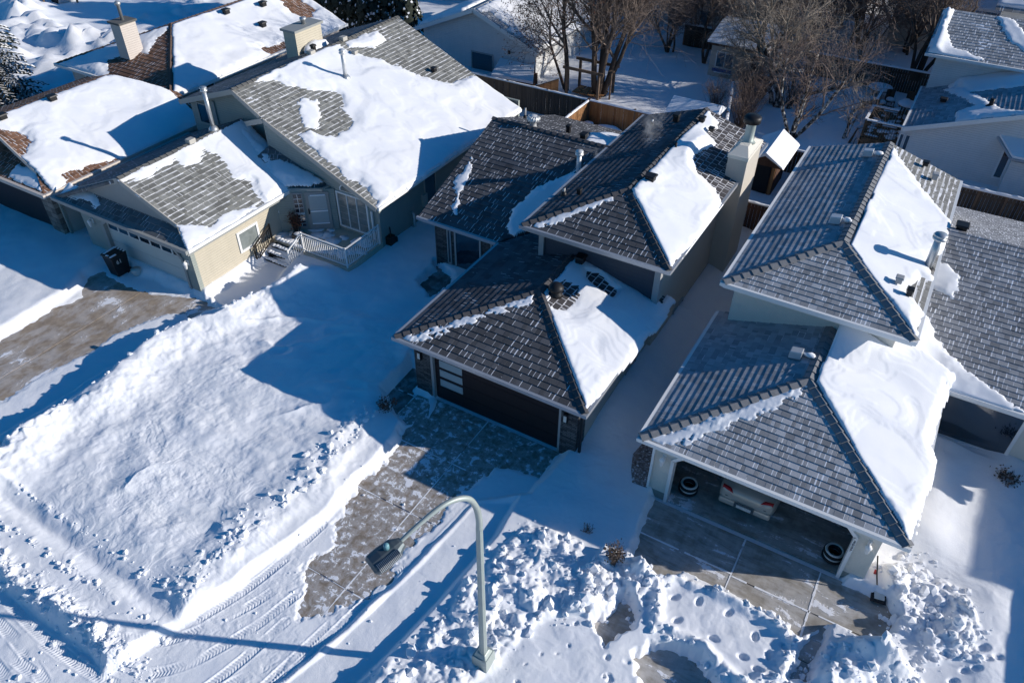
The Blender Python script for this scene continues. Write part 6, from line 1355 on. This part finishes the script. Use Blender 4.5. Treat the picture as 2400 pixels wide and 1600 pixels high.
t = thing('porch_planter', 'dark planter box under snow beside the entry steps', 'planter', (-22.75, 20.3, .6)); MB().obox((-22.75, 20.3, .72), (.5, .2, 0), (-.1, .26, 0), (0, 0, .24)).build('box', M['black'], t, bevel=.02); MB().blob((-22.75, 20.3, .84), (.24, .16, .05), 1, 9, 4).build('snow_cover', M['roofsnow'], t)

# ================================================================== trees
def grow(tr, cr, rr, p, d, L, r, lvl, maxl, kids, up, wob, minr, forks=None, ends=None):
    segs = 5 if lvl <= 1 else (3 if lvl == 2 else 2); pts = [p]; q = p; dd = d.copy()
    for i in range(segs):
        dd = (dd + Vector((rr.gauss(0, wob), rr.gauss(0, wob), rr.gauss(0, wob * .7) + up))).normalized(); q = q + dd * (L / segs); pts.append(q)
    taper = .45 if lvl == 0 else .35
    rad = [max(minr * .7, r * (1 - (1 - taper) * i / segs)) for i in range(segs + 1)]
    (tr if lvl == 0 else cr).tube(pts, rad, (9, 6, 4, 3, 3)[min(lvl, 4)], lvl == 0, lvl < 3)
    if ends is not None and lvl >= maxl - 1: ends.append(pts[-1])
    if lvl >= maxl: return
    n = kids[lvl]
    for k in range(n):
        t = (.35 if lvl == 0 else .15) + (.65 if lvl == 0 else .85) * (k + rr.random()) / n; f = t * segs; i = min(int(f), segs - 1); b = pts[i].lerp(pts[i + 1], f - i)
        ax = (pts[i + 1] - pts[i]).normalized(); o = ax.orthogonal().normalized(); o.rotate(__import__('mathutils').Quaternion(ax, rr.uniform(0, 6.283)))
        an = rr.uniform(.45, .95) if lvl < 2 else rr.uniform(.4, 1.2); nd = (ax * math.cos(an) + o * math.sin(an)).normalized()
        grow(tr, cr, rr, b, nd, L * rr.uniform(.44, .72) * (1.2 - .45 * t), max(minr, rad[i] * rr.uniform(.4, .62)), lvl + 1, maxl, kids, up, wob, minr, None, ends)

def tree(name, label, base, stems, kids, bark='bark', twig='twig', seed=1, up=.05, wob=.16, minr=.0065, group='bare trees in the back yards', leaves=0):
    rr = random.Random(seed); z = ground_at(*base); t = thing(name, label, 'tree', (*base, z), group); tr, cr, lf = MB(), MB(), MB()
    for (dx, dy, ang, az, L, r) in stems:
        d = Vector((math.sin(ang) * math.cos(az), math.sin(ang) * math.sin(az), math.cos(ang))); ends = []
        grow(tr, cr, rr, Vector((base[0] + dx, base[1] + dy, z - .2)), d, L, r, 0, len(kids), kids, up, wob, minr, None, ends)
        for e in ends:
            if leaves and rr.random() < leaves:
                for _ in range(2):
                    s = e + Vector((rr.gauss(0, .08), rr.gauss(0, .08), rr.gauss(0, .08) - .05)); u = Vector((rr.gauss(0, 1), rr.gauss(0, 1), rr.gauss(0, 1))).normalized() * .07; v = u.orthogonal() * .6; lf.face([s - u, s + v * .5, s + u, s - v * .5])
    tr.build('trunk', M[bark], t); cr.build('crown', M[twig], t)
    if lf.f: lf.build('dead_leaves', M['leafr'], t)
    return t
tree('birch_tree', 'mottled birch forking low, behind the snow-roofed brown shed', (-6.85, 42.75), [(0, 0, .08, 1.0, 2.4, .17), (0.02, 0, .55, 3.3, 4.6, .11), (.05, 0, .45, .35, 4.9, .12), (0, .03, .12, 1.4, 5.0, .10)], [6, 6, 5, 2], 'birch', 'twigr', 21, .01, .14)
tree('multi_stemmed_tree', 'big bare tree with a clump of thick straight stems and upright shoots', (-18.6, 42.4), [(-.2, 0, .28, 2.9, 6.5, .2), (.1, .1, .12, 1.4, 7.5, .24), (.25, 0, .42, .3, 6.6, .19), (0, -.1, .1, 4, 7, .2), (.1, .2, .3, .9, 7, .15), (-.1, 0, .2, 3.6, 7, .13)], [9, 8, 6, 3], 'bark', 'twig', 22, .09, .12)
tree('leaning_tree', 'dark trunk leaning left over the grey-brown fence, with dry leaves', (-20.75, 42.3), [(0, 0, .36, 2.7, 6.8, .17), (-.1, .1, .5, 2.2, 5.2, .1)], [9, 8, 6, 3], 'bark', 'twig', 23, .02, .15, leaves=.45)
tree('multi_stemmed_tree', 'vase shaped dark tree behind the far fence next to the pale grey roof', (-2.2, 55.6), [(0, 0, .22, 3.0, 5.2, .15), (.1, 0, .12, 1.2, 6, .17), (.15, .1, .34, .4, 5.4, .14), (-.1, 0, .38, 2.7, 5, .12), (0, 0, .3, 1.8, 5.6, .12)], [7, 6, 5, 3], 'bark', 'twig', 24, .09, .10)
tree('young_tree', 'thin young tree with few forks on sunlit snow beyond the far fence', (-5.9, 57.5), [(0, 0, .1, 2, 2.2, .08), (0, 0, .45, .5, 3.4, .06), (0, 0, .4, 2.8, 3, .055), (0, 0, .3, 5, 2.6, .05)], [4, 4, 3], 'bark', 'bark', 25, .05, .1)
tree('pruned_tree', 'thin pruned tree with a cut mottled trunk and pale upright shoots', (-4.25, 44.1), [(0, 0, .08, 1, 1.9, .09), (.1, .1, .2, .3, 2.6, .035), (.05, .05, .15, 2, 2.4, .03)], [5, 4, 3], 'birch', 'twigp', 26, .12, .06, .009)
tree('pruned_tree', 'leaning sawn-off stump beside the thin pruned tree', (-3.9, 43.7), [(0, 0, .35, .6, 1.1, .08)], [1, 1], 'bark', 'twig', 27, .02, .03)
tree('dead_tree', 'thick grey leafless trunk rising before the pale shed', (-10.9, 47.6), [(0, 0, .04, 1, 7.2, .26), (.6, -.4, .25, .4, 5.0, .17), (.9, -.2, .45, .5, 3.8, .14)], [7, 6, 5, 3], 'bark', 'twigp', 28, .01, .17)
tree('shaggy_willow', 'pale peeling willow trunks tangled in brown twigs', (-8.7, 46.6), [(0, 0, .3, .6, 4.6, .24), (.2, 0, .12, 2, 5.2, .22), (-.3, .2, .4, 2.6, 4.2, .15), (.5, .1, .55, .2, 4.2, .13)], [7, 7, 6, 2], 'birch', 'twigp', 29, -.01, .2)
tree('bare_tree', 'tall bare tree with pale branches over the centre of the yards', (-13.2, 52.6), [(0, 0, .1, 1, 5.5, .17), (0, 0, .4, 2.9, 4.4, .11), (0, 0, .35, .2, 4.8, .11)], [8, 7, 6, 3], 'bark', 'twig', 30, .05, .14)
tree('bare_tree', 'leaning bare tree left of the pale shed by the dark fence', (-14.9, 51.2), [(0, 0, .4, 2.6, 4.6, .1), (0, 0, .15, 1.5, 4.8, .11)], [7, 6, 6, 3], 'bark', 'twig', 31, .05, .14)
tree('bare_tree', 'leafless tree seen above the brown tiled roof ridge', (-45.5, 45.0), [(0, 0, .2, 3, 4.4, .13), (0, 0, .3, .6, 4.2, .11), (.1, 0, .1, 1.5, 4.8, .12)], [7, 6, 4, 2], 'bark', 'twig', 32, .06, .13)
tree('bare_tree', 'bare tree rising behind the white gable house', (-21.5, 54.), [(0, 0, .15, 1, 5.5, .15), (0, 0, .35, 2.9, 4.8, .1), (0, 0, .35, .2, 4.8, .1)], [7, 7, 6, 3], 'bark', 'twig', 33, .06, .13)
proto = tree('thicket_tree', 'dense brown twiggy tree behind the pale shed, first from the white house', (-17.9, 52.2), [(0, 0, .3, 2.6, 3.4, .09), (0, 0, .1, 1, 4.0, .1), (0, 0, .35, .3, 3.6, .08), (0, 0, .5, 4.5, 3, .07), (.3, .3, .25, 1.3, 3.6, .08)], [8, 7, 6, 3], 'bark', 'twigr', 34, .03, .18, group='brown twiggy trees behind the yards')
def copy_tree(o, loc, rz, sc, label):
    c = o.copy(); COL.objects.link(c); c.location = loc; c.rotation_euler = (0, 0, rz); c.scale = sc; c['label'] = label
    for ch in o.children:
        k = ch.copy(); COL.objects.link(k); k.parent = c
    return c
for x, y, rz, s, lb in ((-9.2, 56.5, 1.1, 1.3, 'dense brown twiggy tree beyond the dark far fence, above its left end'), (-6.6, 60.0, 2.3, 1.35, 'dense brown twiggy tree in front of the tan stucco house'), (-11.5, 58.5, 3.6, 1.4, 'tall brown twiggy tree over the pale shed roof'), (-3.6, 60.8, 4.4, 1.25, 'brown twiggy tree touching the pale grey roof from behind'), (-14.3, 61.5, .4, 1.4, 'brown twiggy tree behind the shed, in front of the grey far house'), (-9.3, 64.0, 5.4, 1.5, 'farthest brown twiggy tree at the top edge between the sheds and tan house'), (-17.3, 56.0, 2.9, 1.1, 'brown twiggy tree in front of the white far gable'), (-5.2, 66.0, .9, 1.5, 'brown twiggy tree at the top edge beside the tan house'), (-22.6, 60.0, 1.9, 1.3, 'brown twiggy tree behind the big multi-stemmed tree'), (-12.6, 66.5, 4.9, 1.6, 'tallest brown twiggy tree at the top edge, centre right')):
    copy_tree(proto, (x, y, .2), rz, (s, s, s * 1.05), lb)
shb = shrub('bare_shrub', 'reddish bare shrub along the hidden yard fence, nearest the grey roof', -9.7, 42.6, 2.2, 1.3, 90, 'twigr', 41, 'bare shrubs by the hidden fence', z=.3)
for x, y, rz, s, lb in ((-9.9, 44.6, 1., 1.1, 'reddish bare shrub in the middle of the hidden yard fence'), (-10.4, 46.4, 2.2, 1.2, 'reddish bare shrub at the shed end of the hidden yard fence'), (-8.0, 47.6, 3.5, 1.2, 'bare shrub below the peeling willow trunks'), (-11.8, 44.4, 4.4, .8, 'sparse bare shrub in front of the pale shed')):
    copy_tree(shb, (x, y, .3), rz, (s, s, s), lb)

def evergreen(name, label, x, y, h, r, seed, whorl=True, snowy=.5, group=None):
    rr = random.Random(seed); z = .2; t = thing(name, label, 'tree', (x, y, z), group); MB().tube([(x, y, z - .2), (x, y, z + h * .96)], [.03 * h, .01], 8).build('trunk', M['bark'], t)
    g_, s_ = MB(), MB()
    if whorl:
        for k in range(26):
            f = k / 26; zz = z + .5 + (h - .6) * f; rad = r * (1 - f) ** .8 + .15; nb = 11 if f < .6 else 7
            for j in range(nb):
                a = 6.283 * (j + rr.random()) / nb; L = rad * rr.uniform(.75, 1.1); dx, dy = math.cos(a), math.sin(a)
                for i in range(9):
                    q = (i + .6) / 9; c = Vector((x + dx * L * q, y + dy * L * q, zz - .30 * L * q * q + .06)); w = .34 * (1.15 - q) * (.5 + rad / r) + .06
                    for sd in (-1, 1):
                        tip = c + Vector((dx * .16 - dy * sd * w, dy * .16 + dx * sd * w, -.09 - .06 * rr.random())); bb = Vector((dx, dy, 0)) * .07
                        g_.face([c - bb, c + bb, tip + bb * .5, tip - bb * .7])
                        if rr.random() < snowy: u = Vector((0, 0, .035)); s_.face([c - bb * .9 + u, c + bb * .9 + u, c.lerp(tip, .8) + bb * .5 + u, c.lerp(tip, .8) - bb * .6 + u])
    else:
        for k in range(int(1500 * h / 6)):
            f = rr.random(); zz = z + .1 + h * f; rad = r * (1 - f * f * .75) * (1 + .15 * math.sin(zz * 5 + x)); a = rr.uniform(0, 6.283); q = rad * rr.uniform(.55, 1.05); c = Vector((x + q * math.cos(a), y + q * math.sin(a), zz)); n_ = Vector((math.cos(a), math.sin(a), .35)).normalized()
            u = n_.orthogonal().normalized(); u.rotate(__import__('mathutils').Quaternion(n_, rr.uniform(0, 6.28))); v = n_.cross(u); s = rr.uniform(.07, .17)
            g_.face([c - u * s - v * s * 1.3, c + u * s - v * s, c + u * s * .6 + v * s * 1.6, c - u * s * .8 + v * s])
            if rr.random() < snowy * .5: s *= .55; c = c + n_ * .05; s_.face([c - u * s - v * s, c + u * s - v * s, c + u * s * .7 + v * s, c - u * s * .8 + v * s])
    g_.build('crown', M['needle'], t); tag(s_.build('snow_cover', M['roofsnow'], t), kind='stuff'); return t
evergreen('spruce_tree', 'snow laden spruce at the edge of the view beside the brown roofs', -47.9, 22.6, 8.5, 2.7, 51, True, .75)
EV = evergreen('cedar_tree', 'columnar dark evergreen flecked with snow, first behind the sage roof', -34.5, 44.3, 7.2, 1.15, 52, False, .55, 'row of dark evergreens')
for i, (x, y, s, lb) in enumerate(((-36.0, 44.6, 1.0, 'columnar dark evergreen, second from the white gable house'), (-37.5, 44.4, 1.08, 'columnar dark evergreen, third from the white gable house'), (-39.0, 44.7, 1.0, 'columnar dark evergreen, fourth from the white gable house'), (-40.5, 44.4, 1.1, 'columnar dark evergreen, fifth from the white gable house'), (-42.0, 44.8, 1.05, 'columnar dark evergreen, sixth from the white gable house'), (-43.4, 44.5, 1.1, 'columnar dark evergreen, seventh from the white gable house'), (-44.9, 44.9, 1.05, 'columnar dark evergreen, next to last at the brown roof end of the row'), (-46.3, 44.6, 1.1, 'columnar dark evergreen at the very end of the row by the brown roof'))):
    copy_tree(EV, (x, y, .2), i * 1.3, (s * 1.1, s * 1.1, s), lb)
bigc = evergreen('spruce_tree', 'dark snow flecked spruce behind the pale shed and thicket', -12.6, 55.2, 6.2, 1.7, 53, True, .35)

# ================================================================== steam from the vents
n = NT('steam'); n.t.nodes.remove(n.b); v = n.n('ShaderNodeVolumePrincipled'); v.inputs['Color'].default_value = (.95, .95, .97, 1)
tc = n.n('ShaderNodeTexCoord'); P, x, y, z = n.pos(); f = n.noise(P, 2.2, 4, .65, .6)
ln = n.n('ShaderNodeVectorMath', operation='LENGTH'); n.l(tc.outputs['Object'], ln.inputs[0])
n.l(n.m('MULTIPLY', n.m('MULTIPLY', n.ss(.45, .75, f), n.ss(1., .2, ln.outputs['Value'])), 1.6), v.inputs['Density']); n.l(v.outputs[0], n.out.inputs['Volume']); M['steam'] = n.mat
def plume(label, c, r, rot):
    o = MB().blob((0, 0, 0), 1., 3, 14, 8, .0).build('steam_plume', M['steam']); o.location = c; o.scale = r; o.rotation_euler = rot; tag(o, label, 'steam', 'steam from the roof vents'); return o
plume('wisp of steam drifting up across the dark upper roof slope', (-9.9, 28.2, 5.9), (.65, 1.5, .55), (.25, 0, .2)); plume('faint steam blowing from the white flue pipe along the wing roof', (-11.2, 26.5, 5.0), (.9, .4, .3), (0, 0, .3))

# ================================================================== light and camera
EL, AZ = 20.2, math.atan2(.41, .912)
S = Vector((math.cos(R(EL)) * math.cos(AZ), math.cos(R(EL)) * math.sin(AZ), math.sin(R(EL))))
sun = bpy.data.lights.new('sun', 'SUN'); sun.energy = 5.0; sun.angle = R(.5); sun.color = (1, .94, .86)
so = bpy.data.objects.new('sun', sun); COL.objects.link(so); so.rotation_euler = (-S).to_track_quat('-Z', 'Y').to_euler(); so.location = (30, 30, 40)
w = bpy.data.worlds.new('World'); scene.world = w; w.use_nodes = True; nt = w.node_tree; bg = nt.nodes['Background']
sky = nt.nodes.new('ShaderNodeTexSky'); sky.sky_type = 'NISHITA'; sky.sun_disc = False; sky.sun_elevation = R(EL); sky.sun_rotation = math.pi / 2 - AZ; sky.air_density = 1.0; sky.dust_density = .4; sky.ozone_density = 5.
hs = nt.nodes.new('ShaderNodeHueSaturation'); hs.inputs['Saturation'].default_value = 1.38; nt.links.new(sky.outputs[0], hs.inputs['Color']); nt.links.new(hs.outputs[0], bg.inputs[0]); bg.inputs[1].default_value = .105
cam = bpy.data.cameras.new('camera'); cam.lens = 26.865; cam.sensor_width = 36; cam.clip_end = 3000; cam.clip_start = .1
co_ = bpy.data.objects.new('camera', cam); COL.objects.link(co_)
Rw = Vector((0.86209348, 0.50669426, 0.00746789)); Dn = Vector((0.32894109, -0.54833122, -0.7688502)); Fw = Vector((-0.3854771, 0.66527724, -0.63938533))
co_.matrix_world = Matrix(((Rw.x, -Dn.x, -Fw.x, 0), (Rw.y, -Dn.y, -Fw.y, 0), (Rw.z, -Dn.z, -Fw.z, 18.86), (0, 0, 0, 1)))
scene.camera = co_
scene.view_settings.view_transform = 'Standard'; scene.view_settings.look = 'None'; scene.view_settings.exposure = .02; scene.view_settings.gamma = 1
scene.cycles.max_bounces = 8; scene.cycles.diffuse_bounces = 4; scene.cycles.use_denoising = True
